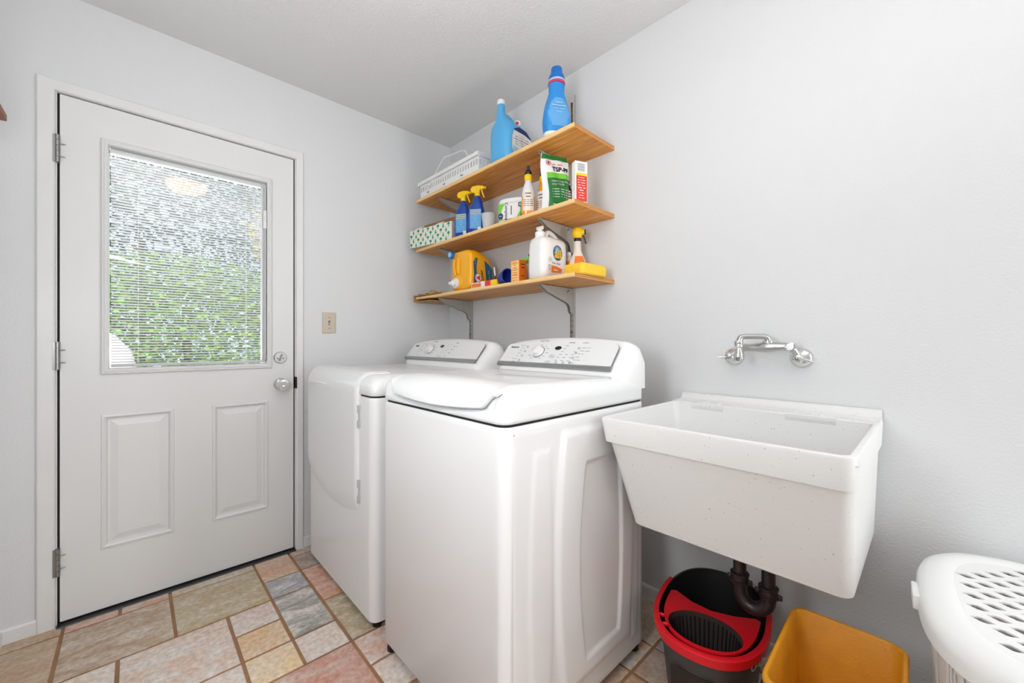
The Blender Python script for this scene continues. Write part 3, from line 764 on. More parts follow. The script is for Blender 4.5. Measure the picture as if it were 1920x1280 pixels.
for k, rx in enumerate(RAILX):
    t = thing('shelf_rail', ['slotted metal wall rail near the room corner, carrying the left ends of the shelves', 'slotted metal wall rail carrying the right ends of the shelves'][k], 'shelf rail', (rx, 0, 1.0), 0, 'slotted rails behind the shelves')
    holes = [rect2(s * .0055 - .0014, s * .0055 + .0014, .02 + q * .0254, .034 + q * .0254) for q in range(50) for s in (-1, 1)]
    mb = fill2d([rect2(-.0125, .0125, 0, 1.31)] + holes, .0008, FY((0, -.0122, 0)))
    build('slotted_face', mb, 'railm', t, smooth=False)
    build('channel_sides', MB().box(-.0125, -.011, -.0118, -.0002, 0, 1.31).box(.011, .0125, -.0118, -.0002, 0, 1.31).box(-.011, .011, -.002, -.0004, 0, 1.31), 'steel', t, smooth=False)
    for zz in (1.27, .72, .135):
        build('screw', MB().lathe([(.0045, 0), (.0045, .0015), (.002, .003)], n=14).xf(FY((0, -.013, zz))), 'black', t)
wh = {(0, 0): 'grey metal bracket under the left end of the top shelf', (1, 0): 'grey metal bracket under the right end of the top shelf, behind the white pouch',
      (0, 1): 'grey metal bracket under the left end of the middle shelf', (1, 1): 'grey metal bracket under the right end of the middle shelf, above the white jug',
      (0, 2): 'grey metal bracket under the left end of the lowest shelf', (1, 2): 'grey metal bracket under the right end of the lowest shelf, fully in view'}
for r, zt in enumerate((T1, T2, T3)):
    for k, rx in enumerate(RAILX):
        zb = zt - .018
        t = thing('shelf_bracket', wh[(k, r)], 'bracket', (rx, 0, zb - .127), 0, 'brackets under the shelves')
        P = [(-.247, .1265), (-.2475, .120), (-.232, .110), (-.205, .095), (-.062, .052), (-.048, .045), (-.038, .030), (-.036, .017), (-.030, .006), (-.022, .0), (-.0125, 0), (-.0125, .1265)]
        build('bracket_plate', MB().prism(P, 'x', -.0095, -.0065).prism(P, 'x', .0065, .0095), 'steel', t, smooth=False)
        build('top_flange', MB().box(-.0095, .0095, -.247, -.0128, .1245, .1268), 'steel', t, smooth=False)
        if k == 0:
            build('extension_plate', MB().prism([(-.075, .124), (-.079, .10), (-.075, .07), (-.064, .055), (-.055, .05), (-.05, .124)], 'x', .0096, .0116), 'steel', t, smooth=False)
        for q in range(2):
            build('rivet', MB().lathe([(.003, 0), (.003, .0012), (.001, .002)], n=12).xf(FX((.0095, -.05 - q * .008, .112 - q * .006))), 'black', t)

# ================================================================== SPRAY HEADS
def trigger_head(par, z, colm, trg, sc=1., name='spray_head'):
    """nozzle points to local +x"""
    h = build(name, MB().prism([(-.030, .020), (-.036, .034), (-.028, .050), (.004, .056), (.034, .052), (.040, .046), (.040, .040), (.030, .036), (.016, .034), (.012, .018), (-.012, .016)], 'y', -.010, .010).lathe([(.0145, 0), (.015, .004), (.015, .018), (.012, .022)], (0, 0, 0), 'z', 22), colm, par, ang=35)
    h.location = (0, 0, z)
    build('nozzle', MB().lathe([(.006, .038), (.006, .047), (.004, .048)], (0, 0, .0455), 'x', 14), colm, h)
    build('trigger', MB().loft([[(.019, -.004, .036), (.026, -.004, .036), (.026, .004, .036), (.019, .004, .036)], [(.026, -.004, .015), (.032, -.004, .017), (.032, .004, .017), (.026, .004, .015)], [(.036, -.004, -.010), (.041, -.004, -.008), (.041, .004, -.008), (.036, .004, -.010)]]), trg, h)
    return h
def decal(mb, loops, mtx, ext=.0002): return fill2d(loops, ext, mtx, mb)

# ------------------------------------------------------------------ top shelf
# folding dish rack / tray
tr = thing('drying_rack', 'white plastic drying rack with wire arm at the left end of the top shelf', 'drying rack', (.385, -.18, T1), 0)
mb = MB(); hx, hy = .300, .112
rack_w = .0025
def wallslots(p0, p1, z0, z1, n):
    """vertical slotted wall between two points"""
    p0, p1 = Vector(p0), Vector(p1); Ln = (p1 - p0).length
    hs = [rect2(Ln * (q + .25) / n, Ln * (q + .72) / n, .032, z1 - z0 - .018) for q in range(n)]
    return fill2d([rect2(0, Ln, 0, z1 - z0)] + hs, .0012, FR(p0 + Vector((0, 0, z0)), (p1 - p0), (0, 0, 1)))
for a, b, n in (((-hx + .02, -hy, 0), (hx - .005, -hy, 0), 24), ((hx - .005, -hy, 0), (hx - .005, hy, 0), 8), ((hx - .005, hy, 0), (-hx + .02, hy, 0), 24), ((-hx + .02, hy, 0), (-hx + .02, -hy, 0), 8)):
    build('rack_wall', wallslots(a, b, .003, .080, n), 'white', tr, smooth=False)
build('rack_floor', MB().box(-hx + .02, hx - .005, -hy, hy, 0, .004), 'white', tr, smooth=False)
o_, i_ = .006, .0
build('rim', MB().loft([[(-hx, -hy - .008, .078), (hx, -hy - .008, .078), (hx, hy + .008, .078), (-hx, hy + .008, .078)], [(-hx, -hy - .008, .100), (hx, -hy - .008, .100), (hx, hy + .008, .100), (-hx, hy + .008, .100)], [(-hx + .006, -hy - .002, .100), (hx - .006, -hy - .002, .100), (hx - .006, hy + .002, .100), (-hx + .006, hy + .002, .100)], [(-hx + .006, -hy - .002, .078), (hx - .006, -hy - .002, .078), (hx - .006, hy + .002, .078), (-hx + .006, hy + .002, .078)]], False, False).box(-hx - .028, -hx, -.09, .09, .080, .084), 'white', tr, smooth=False)
for q in range(10):
    build('peg', MB().box(-.22 + q * .05, -.214 + q * .05, -.09, .09, .004, .05), 'white', tr, smooth=False)
build('wire_arm', MB().tube([(-.205, -.122, .020), (-.045, -.108, .165), (-.03, -.104, .178), (.10, -.08, .178), (.125, -.07, .172), (.150, -.04, .09)], .0034, 10, 0), 'white', tr)
for q in range(3):
    build('clip_mark', MB().box(-.20 + q * .17, -.18 + q * .17, -hy - .0030, -hy - .0010, .016, .020), 'lnavy', tr, smooth=False)

# pale blue laundry jug
jg = thing('detergent_jug', 'pale blue laundry jug with tall pouring neck and white cap on the top shelf', 'detergent jug', (.822, -.195, T1), 0)
secs = []
def jug_side(y0, y1): return ((y0 + y1) / 2, (y1 - y0) / 2)
JW = 1.2
jl = [(.0, .052, -.082, .078), (.006, .060, -.090, .086), (.03, .064, -.094, .090), (.10, .066, -.096, .090), (.150, .063, -.095, .084), (.180, .054, -.094, .062), (.200, .044, -.092, .030), (.215, .034, -.090, -.010), (.230, .025, -.088, -.034), (.25, .0195, -.086, -.045), (.290, .0175, -.083, -.048)]
mb = MB().loft([sell(hx_ * (JW if z < .19 else 1.1 if z < .205 else 1), (b - a) / 2, 3.6 if z < .2 else 2.3, z, 0, (a + b) / 2) for z, hx_, a, b in jl])
body = build('jug_body', mb, 'sblue', jg, ang=60)
build('handle', MB().tube([(0, -.052, .232), (0, -.035, .243), (0, -.005, .238), (0, .03, .215), (0, .055, .185), (0, .066, .150)], .0135, 14, 2), 'sblue', jg)
build('cap', MB().lathe([(.0195, .288), (.021, .291), (.021, .306), (.019, .311), (.0001, .312)], (0, -.0655, 0), 'z', 28), 'white', jg)
tp = build('side_cap', MB().lathe([(.016, -.012), (.017, 0), (.017, .010), (.015, .013), (.0001, .013)], n=24).xf(FR((.004, .045, .232), (.8, .6, 0), (0, 0, 1))), 'white', jg)
build('red_button', MB().lathe([(.0085, .013), (.0085, .0155), (.0001, .016)], n=20).xf(FR((.004, .045, .232), (.8, .6, 0), (0, 0, 1))), 'redp', tp)
# label on +x side following the bulge
def side_label(loop, x, parent, m, name='label', lift=.0004, fr=None): return build(name, fill2d([loop], .0003, fr or FX((x, 0, 0))), m, parent, smooth=False)
lp = [(-.052, .028), (.055, .020), (.075, .04), (.078, .10), (.062, .135), (.03, .158), (-.02, .165), (-.05, .150), (-.064, .11), (-.066, .06)]
FXL = FR((.0668, 0, 0), (0, 1, 0), (-.04, 0, 1))
lb = side_label(lp, 0, jg, 'lwhite', fr=FR((.0800, 0, 0), (0, 1, 0), (0, 0, 1)))
build('label_band', fill2d([[(-.05, .150), (-.02, .165), (.03, .158), (.062, .135), (.066, .126), (.02, .138), (-.055, .142)]], .0003, FX((.0808, 0, 0))), 'lnavy', lb, smooth=False)
build('label_foot', fill2d([[(-.052, .028), (.055, .020), (.073, .04), (-.064, .066)]], .0003, FX((.0808, 0, 0))), 'lblue', lb, smooth=False)
tk = MB()
for q in range(5): text('1 2 3 4' if q == 0 else 'pour - fill - wash', .010, FX((.0812, 0, .125 - q * .012)), tk)
tk.box(.0808, .0814, -.06, .07, .0985, .1000)
build('label_text', tk, 'lgrey', lb, smooth=False)

# blue fabric softener bottle
sf = thing('softener_bottle', 'blue waisted softener bottle with dark blue cap, rightmost on the top shelf', 'bottle', (1.160, -.235, T1), 1.05)
secs = [(.0, .050, .032, 2.6), (.006, .054, .034, 2.6), (.04, .061, .038, 2.6), (.075, .064, .040, 2.5), (.11, .060, .037, 2.4), (.15, .052, .033, 2.3), (.185, .041, .029, 2.2), (.205, .035, .027, 2), (.222, .036, .029, 2), (.240, .036, .031, 2)]
body = build('bottle_body', loftz([q for q in secs]), 'sblue2', sf, ang=60)
build('clear_base', loftz([(.0, .0475, .0285, 2.6), (.006, .0547, .0347, 2.6), (.022, .0585, .0368, 2.6), (.023, .057, .035, 2.6)]), 'white', sf)
build('pink_ring', MB().lathe([(.0375, .240), (.038, .243), (.038, .249), (.037, .250)], n=36), 'pink', sf)
build('collar', MB().lathe([(.0372, .250), (.0372, .258)], n=36), 'lblue', sf)
build('cap', MB().lathe([(.036, .258), (.036, .270), (.032, .282), (.0255, .284), (.0245, .312), (.023, .315), (.0001, .315)], n=36), 'capblue', sf)
lab = MB()
def on_bottle(hx_, hy_, z, u, secs=secs, e=2.4):  # front (-y) surface point
    pass
rows = []
for k in range(13):
    z = .045 + k * .0105
    import bisect
    zz = [q[0] for q in secs]; i = max(1, min(len(zz) - 1, bisect.bisect(zz, z))); f = (z - zz[i - 1]) / (zz[i] - zz[i - 1])
    HX = secs[i - 1][1] + f * (secs[i][1] - secs[i - 1][1]); HY = secs[i - 1][2] + f * (secs[i][2] - secs[i - 1][2]); ee = secs[i][3]
    wd = .82 * math.sqrt(max(.02, 1 - ((k - 6) / 6.6) ** 2)) if k not in (0,) else .55
    row = []
    for j in range(13):
        u = wd * (-1 + 2 * j / 12); row.append((HX * u, -HY * (1 - abs(u) ** ee) ** (1 / ee) - .0006, z))
    rows.append(row)
n_ = 13; lab.add([p for r_ in rows for p in r_], [(j * n_ + i, j * n_ + i + 1, (j + 1) * n_ + i + 1, (j + 1) * n_ + i) for j in range(12) for i in range(12)])
build('label', lab, 'mblue', sf)
tk = MB()
for q in range(7): text(['fabric', 'conditioner', 'fresh spring', 'softens', 'dilute', 'concentrated', 'liquid'][q], .012 if q < 2 else .008, FY((0, -.0385, .145 - q * .013)), tk)
build('label_text', tk, 'lblue', sf, smooth=False)

# ------------------------------------------------------------------ middle shelf
bx = thing('cardboard_box', 'open cardboard box printed with green trees, at the left end of the middle shelf', 'box', (.2265, -.241, T2), .165)
bw, bd, bh = .186, .070, .106
fr_ = build('printed_front', MB().box(-bw, bw, -bd, -bd + .003, .0, bh).box(-bw, -bw + .003, -bd, bd, 0, bh), 'patterned', bx, smooth=False)
build('box_shell', MB().box(bw - .003, bw, -bd + .003, bd, 0, bh).box(-bw + .003, bw - .003, bd - .003, bd, 0, bh).box(-bw + .003, bw - .003, -bd + .003, bd - .003, 0, .003), 'cardside', bx, smooth=False)
build('flap', MB().add([(-bw, bd, bh), (bw, bd, bh), (bw - .004, bd - .03, bh + .072), (-bw + .01, bd - .03, bh + .060), (-bw, bd + .003, bh), (bw, bd + .003, bh), (bw - .004, bd - .027, bh + .073), (-bw + .01, bd - .027, bh + .061)], [(0, 1, 2, 3), (7, 6, 5, 4), (0, 4, 5, 1), (2, 6, 7, 3), (0, 3, 7, 4), (1, 5, 6, 2)]), 'card', bx, smooth=False)
for fx0 in (-bw + .03, bw - .15):
    build('tab', MB().add([(fx0, -bd, bh - .004), (fx0 + .06, -bd, bh - .004), (fx0 + .075, -bd + .018, bh + .016), (fx0 + .02, -bd + .018, bh + .016), (fx0, -bd + .002, bh - .004), (fx0 + .06, -bd + .002, bh - .004), (fx0 + .075, -bd + .020, bh + .015), (fx0 + .02, -bd + .020, bh + .015)], [(0, 1, 2, 3), (7, 6, 5, 4), (0, 4, 5, 1), (1, 5, 6, 2), (2, 6, 7, 3), (0, 3, 7, 4)]), 'patterned', bx, smooth=False)
tm = MB()
def tree_shape(cx, cy, s, kind):
    if kind: return [(cx - s * .15, cy - s), (cx + s * .15, cy - s), (cx + s * .15, cy - s * .6), (cx + s * .5, cy - s * .5), (cx + s * .25, cy + s * .2), (cx, cy + s), (cx - s * .25, cy + s * .2), (cx - s * .5, cy - s * .5), (cx - s * .15, cy - s * .6)]
    return [(cx - s * .12, cy - s), (cx + s * .12, cy - s), (cx + s * .12, cy - s * .2), (cx + s * .7, cy + s * .0), (cx + s * .6, cy + s * .55), (cx, cy + s * .85), (cx - s * .6, cy + s * .55), (cx - s * .7, cy + s * .0), (cx - s * .12, cy - s * .2)]
k = 0
for r in range(4):
    for q in range(10):
        cx = -bw + .018 + q * .044 + (r % 2) * .02; cy = .014 + r * .026
        if cx > bw - .006: continue
        fill2d([tree_shape(cx, cy, .0150, (q + r) % 2)], .0002, FY((0, -bd - .0004, 0)), tm)
build('tree_print', tm, mat('tree_green', (20, 145, 105), .5), fr_, smooth=False)

def blue_spray(loc_, label, rz):
    t = thing('spray_bottle', label, 'spray bottle', loc_, rz, 'blue cleaner sprays on the middle shelf')
    S = [(0, .040, .023, 2.6), (.006, .045, .027, 2.6), (.05, .049, .030, 2.6), (.10, .047, .029, 2.5), (.135, .041, .026, 2.4), (.150, .036, .024, 2.2), (.165, .030, .021, 2.1), (.190, .021, .0165, 2), (.198, .0125, .0125, 2), (.203, .0125, .0125, 2)]
    b = build('bottle_body', MB().loft([sell(q[1], q[2], q[3], q[0], -.004 if q[0] < .16 else 0, 0) for q in S]), 'dblue', t, ang=60)
    hd = trigger_head(t, .203, 'yellow', 'yellow')
    lab = build('label', MB().box(-.034, .028, -.0312, -.0302, .022, .125, .0004), 'mblue', t, smooth=False)
    st = MB()
    for z in (.108, .118, .098): st.box(-.030, .026, -.0320, -.0312, z, z + .0028)
    build('yellow_stripes', st, 'yellow', lab, smooth=False)
    tk = MB()
    for q in range(5): text(['PLANTERS', 'cleaner', 'stain', 'lift + shine', 'spray 12 in'][q] if q else 'OXI', .010 if q == 0 else .007, FY((-.003, -.0322, .088 - q * .012)), tk)
    build('label_text', tk, 'lblue', lab, smooth=False)
    build('label_patch', MB().box(.010, .028, -.0322, -.0312, .008, .030), 'lwhite', lab, smooth=False)
    return t
sp = blue_spray((.497, -.252, T2), 'blue spray bottle with yellow trigger, next to the tree-printed box', .55)
sp2 = copy_tree(sp, (.612, -.245, T2), 'blue spray bottle with yellow trigger, partly behind the clear measuring cup', .65)
# measuring cup
cu = thing('measuring_cup', 'small translucent measuring cup in front of a blue spray bottle', 'measuring cup', (.722, -.258, T2), 0)
build('cup_wall', MB().lathe([(.030, 0), (.030, .002), (.038, .075), (.040, .076), (.040, .0775), (.0365, .0775), (.029, .003), (.0001, .003)], n=36), 'cup', cu)
tk = MB()
for q in range(3): text(['4', '2', '1'][q], .010, FR((.0245, -.0285, .055 - q * .018), (.75, .66, 0), (0, 0, 1)), tk)
build('measure_marks', tk, 'lgrey', cu, smooth=False)
# pod tub
tb = thing('pod_tub', 'squat white tub with green and white label and round lid, middle shelf', 'tub', (.888, -.230, T2), .42)
build('tub_body', loftz([(0, .070, .045, 4.5), (.004, .074, .049, 4.5), (.088, .077, .052, 4.5), (.092, .070, .047, 3)]), 'white', tb)
S2 = lambda z, g_=.0: [sell(.074 + .003 * z / .088 + g_, .049 + .003 * z / .088 + g_, 4.5, z)]
build('label', MB().loft([sell(.0750, .0500, 4.5, .008), sell(.0778, .0528, 4.5, .086)], False, False), 'lgreen', tb)
build('lid', loftz([(.090, .074, .049, 3), (.094, .077, .052, 3), (.106, .076, .051, 3), (.113, .070, .046, 2.8), (.116, .060, .038, 2.6)]), 'white', tb)
lb = build('label_panel', fill2d([[(-.042, .010), (.030, .010), (.050, .045), (.046, .084), (-.030, .084), (-.048, .05)]], .0003, FY((0, -.0537, 0))), 'lwhite', tb, smooth=False)
build('badge', fill2d([ell2(-.052, .026, .014, .014)], .0003, FY((0, -.0541, 0))), 'lnavy', lb, smooth=False)
build('count_badge', fill2d([[(.040, .062), (.066, .062), (.066, .082), (.040, .082)]], .0003, FY((0, -.0541, 0))), 'lnavy', lb, smooth=False)
tk = MB(); text('Complete', .021, FR((-.022, -.0542, .047), (0, 0, -1), (1, 0, 0)), tk, bold=.0004); text('tablets', .013, FR((.004, -.0542, .047), (0, 0, -1), (1, 0, 0)), tk)
build('label_text', tk, 'lnavy', lb, smooth=False)
tk = MB(); text('62', .017, FY((.053, -.0546, .072)), tk, bold=.0004); text('GREAT', .007, FY((-.052, -.0546, .026)), tk)
build('badge_text', tk, 'lwhite', lb, smooth=False)
build('green_leaf', fill2d([[(.05, .010), (.070, .010), (.066, .045), (.052, .03)]], .0003, FY((0, -.0541, 0))), 'dgreen', lb, smooth=False)

def amber_bottle(loc_, label, rz, full):
    t = thing('soap_bottle', label, 'bottle', loc_, rz, 'amber squeeze bottles on the middle shelf')
    S = [(0, .026, .019, 2.6), (.005, .030, .022, 2.6), (.06, .031, .023, 2.5), (.105, .030, .022, 2.4), (.135, .023, .019, 2.2), (.155, .016, .0155, 2), (.165, .015, .015, 2)]
    k = 6 if full else 3
    if full: build('bottle_body', loftz(S), 'amber', t, ang=60)
    else:
        build('liquid', loftz(S[:3] + [(.088, .0304, .0224, 2.45)]), 'amber', t, ang=60)
        build('bottle_body', loftz([(.0885, .0304, .0224, 2.45)] + S[3:]), 'clearp', t, ang=60)
    build('collar', MB().lathe([(.016, .163), (.018, .165), (.018, .188), (.016, .191)], n=26), 'yellow', t)
    cp = build('cap', MB().lathe([(.0155, .190), (.0165, .194), (.0165, .202), (.011, .214), (.007, .216)], n=26), 'black', t)
    build('spout', MB().box(-.0065, .0065, -.012, .004, .212, .232, .003), 'black', cp)
    lb = build('label', MB().loft([[(HXx * u, -HYy * (1 - abs(u) ** 2.4) ** (1 / 2.4) - .0006, z) for u in [-.8 + 1.6 * i / 10 for i in range(11)]] for z, HXx, HYy in ((.02, .0305, .0225), (.06, .031, .023), (.10, .0302, .0222), (.118, .027, .021))], False, False, closed=False), 'offwhite', t)
    tk = MB(); text('CITRUS', .010, FY((0, -.0240, .100)), tk, bold=.0003); text('soap', .011, FY((0, -.0240, .085)), tk, bold=.0003)
    for q in range(4): text('clean wood floors', .0055, FY((0, -.0242, .070 - q * .009)), tk)
    build('label_text', tk, 'ink', lb, smooth=False)
    return t
amber_bottle((1.012, -.262, T2), 'half-full amber soap bottle with black flip cap, right of the green tub', .8, False)
amber_bottle((1.050, -.200, T2), 'full amber soap bottle with black flip cap, tucked behind the white and green pouch', .3, True)

# TSP pouch
pc = thing('cleaner_pouch', 'standing white pouch with green label printed TSP-PF, middle shelf', 'pouch', (1.135, -.212, T2), 1.12)
def pouch(u, z):  # half thickness
    return (.030 * (1 - (z / .262) ** 1.6) + .0012) * (1 - abs(u) ** 3.5)
NXp, NZp = 16, 22; v = []; hw = lambda z: .070 - .006 * math.sin(z * 22) - .004 * (z / .27)
for sgn in (-1, 1):
    for j in range(NZp + 1):
        z = .262 * j / NZp
        for i in range(NXp + 1):
            u = -1 + 2 * i / NXp
            wob = .0022 * math.sin(u * 7 + z * 40) * (1 if 0 < j else 0)
            v.append((hw(z) * u, sgn * pouch(u, z) + wob + .014 * (z / .262) ** 2 * (1 + u) , z + (.004 * u if j else 0)))
n1 = (NXp + 1) * (NZp + 1)
f = [(j * (NXp + 1) + i, j * (NXp + 1) + i + 1, (j + 1) * (NXp + 1) + i + 1, (j + 1) * (NXp + 1) + i) for j in range(NZp) for i in range(NXp)]
per = [i for i in range(NXp)] + [j * (NXp + 1) + NXp for j in range(NZp)] + [NZp * (NXp + 1) + i for i in range(NXp, 0, -1)] + [j * (NXp + 1) for j in range(NZp, 0, -1)]
pm = MB().add(v, f + [tuple(n1 + q for q in reversed(t)) for t in f] + [(per[k], per[(k + 1) % len(per)], per[(k + 1) % len(per)] + n1, per[k] + n1) for k in range(len(per))])
pb = build('pouch_body', pm, 'bag', pc, ang=60)
def pouch_patch(u0, u1, z0, z1, m, name, lift=.0012, par=None):
    mb = MB(); N = 14; vv = []
    for j in range(N + 1):
        z = z0 + (z1 - z0) * j / N
        for i in range(N + 1):
            u = u0 + (u1 - u0) * i / N
            vv.append((hw(z) * u, -pouch(u, z) - lift + .0022 * math.sin(u * 7 + z * 40) + .014 * (z / .262) ** 2 * (1 + u), z + .004 * u))
    return build(name, mb.add(vv, [(j * (N + 1) + i, j * (N + 1) + i + 1, (j + 1) * (N + 1) + i + 1, (j + 1) * (N + 1) + i) for j in range(N) for i in range(N)]), m, par or pc)
g1 = pouch_patch(-.66, .97, .004, .150, 'dgreen', 'label')
pouch_patch(-.66, .97, .150, .175, 'lgreen', 'label_top_band')
pouch_patch(-.97, .97, .238, .261, 'dgreen', 'header_band')
def pouch_text(s, size, u, z, m, name, par, bold=.0004):
    tk = MB(); text(s, size, FY((0, 0, 0)), tk, 'LEFT', bold=bold, ext=.0001)
    for i, p in enumerate(tk.v):
        x = hw(z) * u + p[0]; zz = z + p[2] - .25 * 0; uu = x / hw(zz)
        tk.v[i] = (x, -pouch(min(.99, max(-.99, uu)), zz) - .0022 + .0022 * math.sin(uu * 7 + zz * 40) + .014 * (zz / .262) ** 2 * (1 + uu), zz + .004 * uu)
    return build(name, tk, m, par, smooth=False)
pouch_text('TSP-PF', .030, -.28, .192, 'ink', 'product_name', g1, .001)
pouch_text('Heavy Duty Cleaner', .0125, -.40, .135, 'lwhite', 'label_text', g1)
pouch_text('One TSP-PF', .0125, -.40, .120, 'lwhite', 'label_text', g1)
for q in range(4): pouch_text('- cleans walls and wood', .0085, -.40, .098 - q * .012, 'lwhite', 'label_text', g1, .0002)
pouch_text('Net Wt 1 lb', .010, -.40, .028, 'lwhite', 'label_text', g1)
tk = MB(); fill2d([ell2(-.038, .218, .0125, .0125), ell2(-.038, .218, .0105, .0105)], .0002, FY((0, -.012, 0)), tk); fill2d([ell2(-.038, .218, .006, .006)], .0002, FY((0, -.012, 0)), tk)
for i, p in enumerate(tk.v):
    uu = p[0] / hw(p[2]); tk.v[i] = (p[0], -pouch(uu, p[2]) - .0022 + .0022 * math.sin(uu * 7 + p[2] * 40) + .014 * (p[2] / .262) ** 2 * (1 + uu), p[2])
build('red_emblem', tk, 'redp', g1, smooth=False)
pouch_text('Red Devil', .011, -.22, .216, 'redp', 'brand_text', g1)

# red and white carton at the shelf end
rc = thing('red_carton', 'narrow red and white carton with a barcode at the right end of the middle shelf', 'carton', (1.2860, -.236, T2), -.38)
build('carton_body', MB().box(-.014, .0145, -.029, .029, 0, .168, .001), 'lwhite', rc, smooth=False)
rp_ = build('red_panel', MB().box(.0146, .0152, -.024, .0265, .002, .108), 'redp', rc, smooth=False)
build('yellow_band', MB().box(.0146, .0153, -.024, .0265, .108, .119), 'yellow', rc, smooth=False)
mb = MB()
for q in range(9): mb.box(.0146, .0151, -.018, .016, .127 + q * .0036, .127 + q * .0036 + (.0022 if q % 3 else .0012))
build('barcode', mb, 'lgrey', rc, smooth=False)
tk = MB()
for q, s in enumerate(['directions', 'mix in water', 'wipe surface', 'then rinse', 'DIRT EX', 'GOOD', 'for paint', 'caution', 'keep away']): text(s, .010 if q in (4, 5) else .0062, FX((.0154, .001, .100 - q * .0105)), tk)
build('panel_text', tk, 'lwhite', rp_, smooth=False)

# ------------------------------------------------------------------ lowest shelf
pbg = thing('paper_bag', 'flattened brown paper bags lying over the left end of the lowest shelf', 'paper bag', (.15, -.19, T3), 0)
def sheet(pts_top, th, name, m='paper', seed=0):
    rnd = random.Random(seed); mb = MB(); n = 14; v = []
    (xa, ya), (xb, yb2), z0 = pts_top
    for j in range(n + 1):
        for i in range(n + 1):
            x = xa + (xb - xa) * i / n; y = ya + (yb2 - ya) * j / n
            v.append((x, y, z0 + .004 * math.sin(i * 1.3 + seed) * math.sin(j * .9 + seed * 2) * (1 if 0 < i < n else .3) + .0045))
    k = len(v); f = [(j * (n + 1) + i, j * (n + 1) + i + 1, (j + 1) * (n + 1) + i + 1, (j + 1) * (n + 1) + i) for j in range(n) for i in range(n)]
    per = [i for i in range(n)] + [j * (n + 1) + n for j in range(n)] + [n * (n + 1) + i for i in range(n, 0, -1)] + [j * (n + 1) for j in range(n, 0, -1)]
    mb.add(v + [(p[0], p[1], p[2] - th) for p in v], f + [tuple(k + q for q in reversed(t)) for t in f] + [(per[a], per[(a + 1) % len(per)], per[(a + 1) % len(per)] + k, per[a] + k) for a in range(len(per))])
    return build(name, mb, m, pbg, ang=50)
sheet(((-.095, -.125), (.20, .12), .0005), .003, 'folded_layer', seed=1)
sheet(((-.060, -.118), (.17, .10), .0065), .003, 'folded_layer', seed=2)
sheet(((-.085, -.05), (.10, .10), .0125), .003, 'folded_layer', seed=4)
build('crumpled_top', MB().loft([[(-.01 + .05 * math.cos(a) * s + .03, -.06 + .03 * math.sin(a) * s, z + .004 * math.sin(3 * a)) for a in [2 * PI * q / 14 for q in range(14)]] for s, z in ((1, .010), (.9, .020), (.5, .030), (.1, .033))]), 'paper', pbg, ang=50)
build('hanging_fold', MB().box(-.100, -.0935, -.122, .10, -.034, .006).add([(-.10, -.122, -.034), (-.10, .10, -.034), (.10, .10, -.031), (.07, -.112, -.030), (-.10, -.122, -.036), (-.10, .10, -.036), (.10, .10, -.033), (.07, -.112, -.032)], [(0, 1, 2, 3), (7, 6, 5, 4), (0, 4, 5, 1), (1, 5, 6, 2), (2, 6, 7, 3), (3, 7, 4, 0)]), 'paper', pbg, smooth=False)

# orange jug lying on its side
oj = thing('laundry_jug', 'yellow-orange laundry jug with white dispensing tap and blue cap, lowest shelf', 'detergent jug', (.508, -.2, T3), 0)
# loft along y (front face toward -y)
def oj_ring(y, x0, x1, z0, z1, e=5.0, n=44):
    return [((x0 + x1) / 2 + p[0], y, (z0 + z1) / 2 + p[1]) for p in [(q[0], q[1]) for q in sell((x1 - x0) / 2, (z1 - z0) / 2, e, 0, n=n)]]
R_ = [(-.083, -.074, .070, .012, .208), (-.078, -.084, .084, .002, .218), (-.066, -.088, .091, 0, .222), (-.03, -.088, .094, 0, .222), (.02, -.088, .094, 0, .212), (.055, -.086, .092, 0, .190), (.075, -.080, .086, 0, .170), (.088, -.062, .070, .012, .150)]
build('jug_body', MB().loft([oj_ring(*q) for q in R_]), 'orangej', oj, ang=60)
build('handle_recess', MB().tube([(-.050, -.0835, .175), (-.052, -.0865, .150), (-.044, -.0865, .10), (-.030, -.0835, .085)], .009, 12, 2), 'orangej', oj)
build('handle_bar', MB().tube([(-.012, -.082, .178), (-.008, -.088, .150), (-.010, -.088, .110), (-.016, -.082, .095)], .010, 12, 2), 'orangej', oj)
bc = build('blue_cap', MB().lathe([(.019, 0), (.020, .003), (.020, .018), (.018, .020), (.0001, .020)], n=28).xf(FY((-.072, -.083, .205))), 'capblue', oj)
build('cap_face', MB().lathe([(.0145, .020), (.0145, .0212), (.0001, .0212)], n=24).xf(FY((-.072, -.083, .205))), 'lblue', bc)
tpb = build('tap_boss', MB().lathe([(.042, 0), (.040, .006), (.034, .011), (.0001, .012)], n=32).xf(FY((-.018, -.081, .048))), 'orangej', oj)
tp_ = build('tap', MB().lathe([(.028, 0), (.028, .010), (.020, .012), (.018, .026), (.0001, .026)], n=28).xf(FY((-.024, -.091, .042))), 'white', oj)
build('tap_lever', MB().box(-.063, -.022, -.119, -.107, .034, .052, .003), 'white', tp_)
build('tap_button', MB().box(-.056, -.038, -.117, -.105, .052, .058, .002), 'redp', tp_)
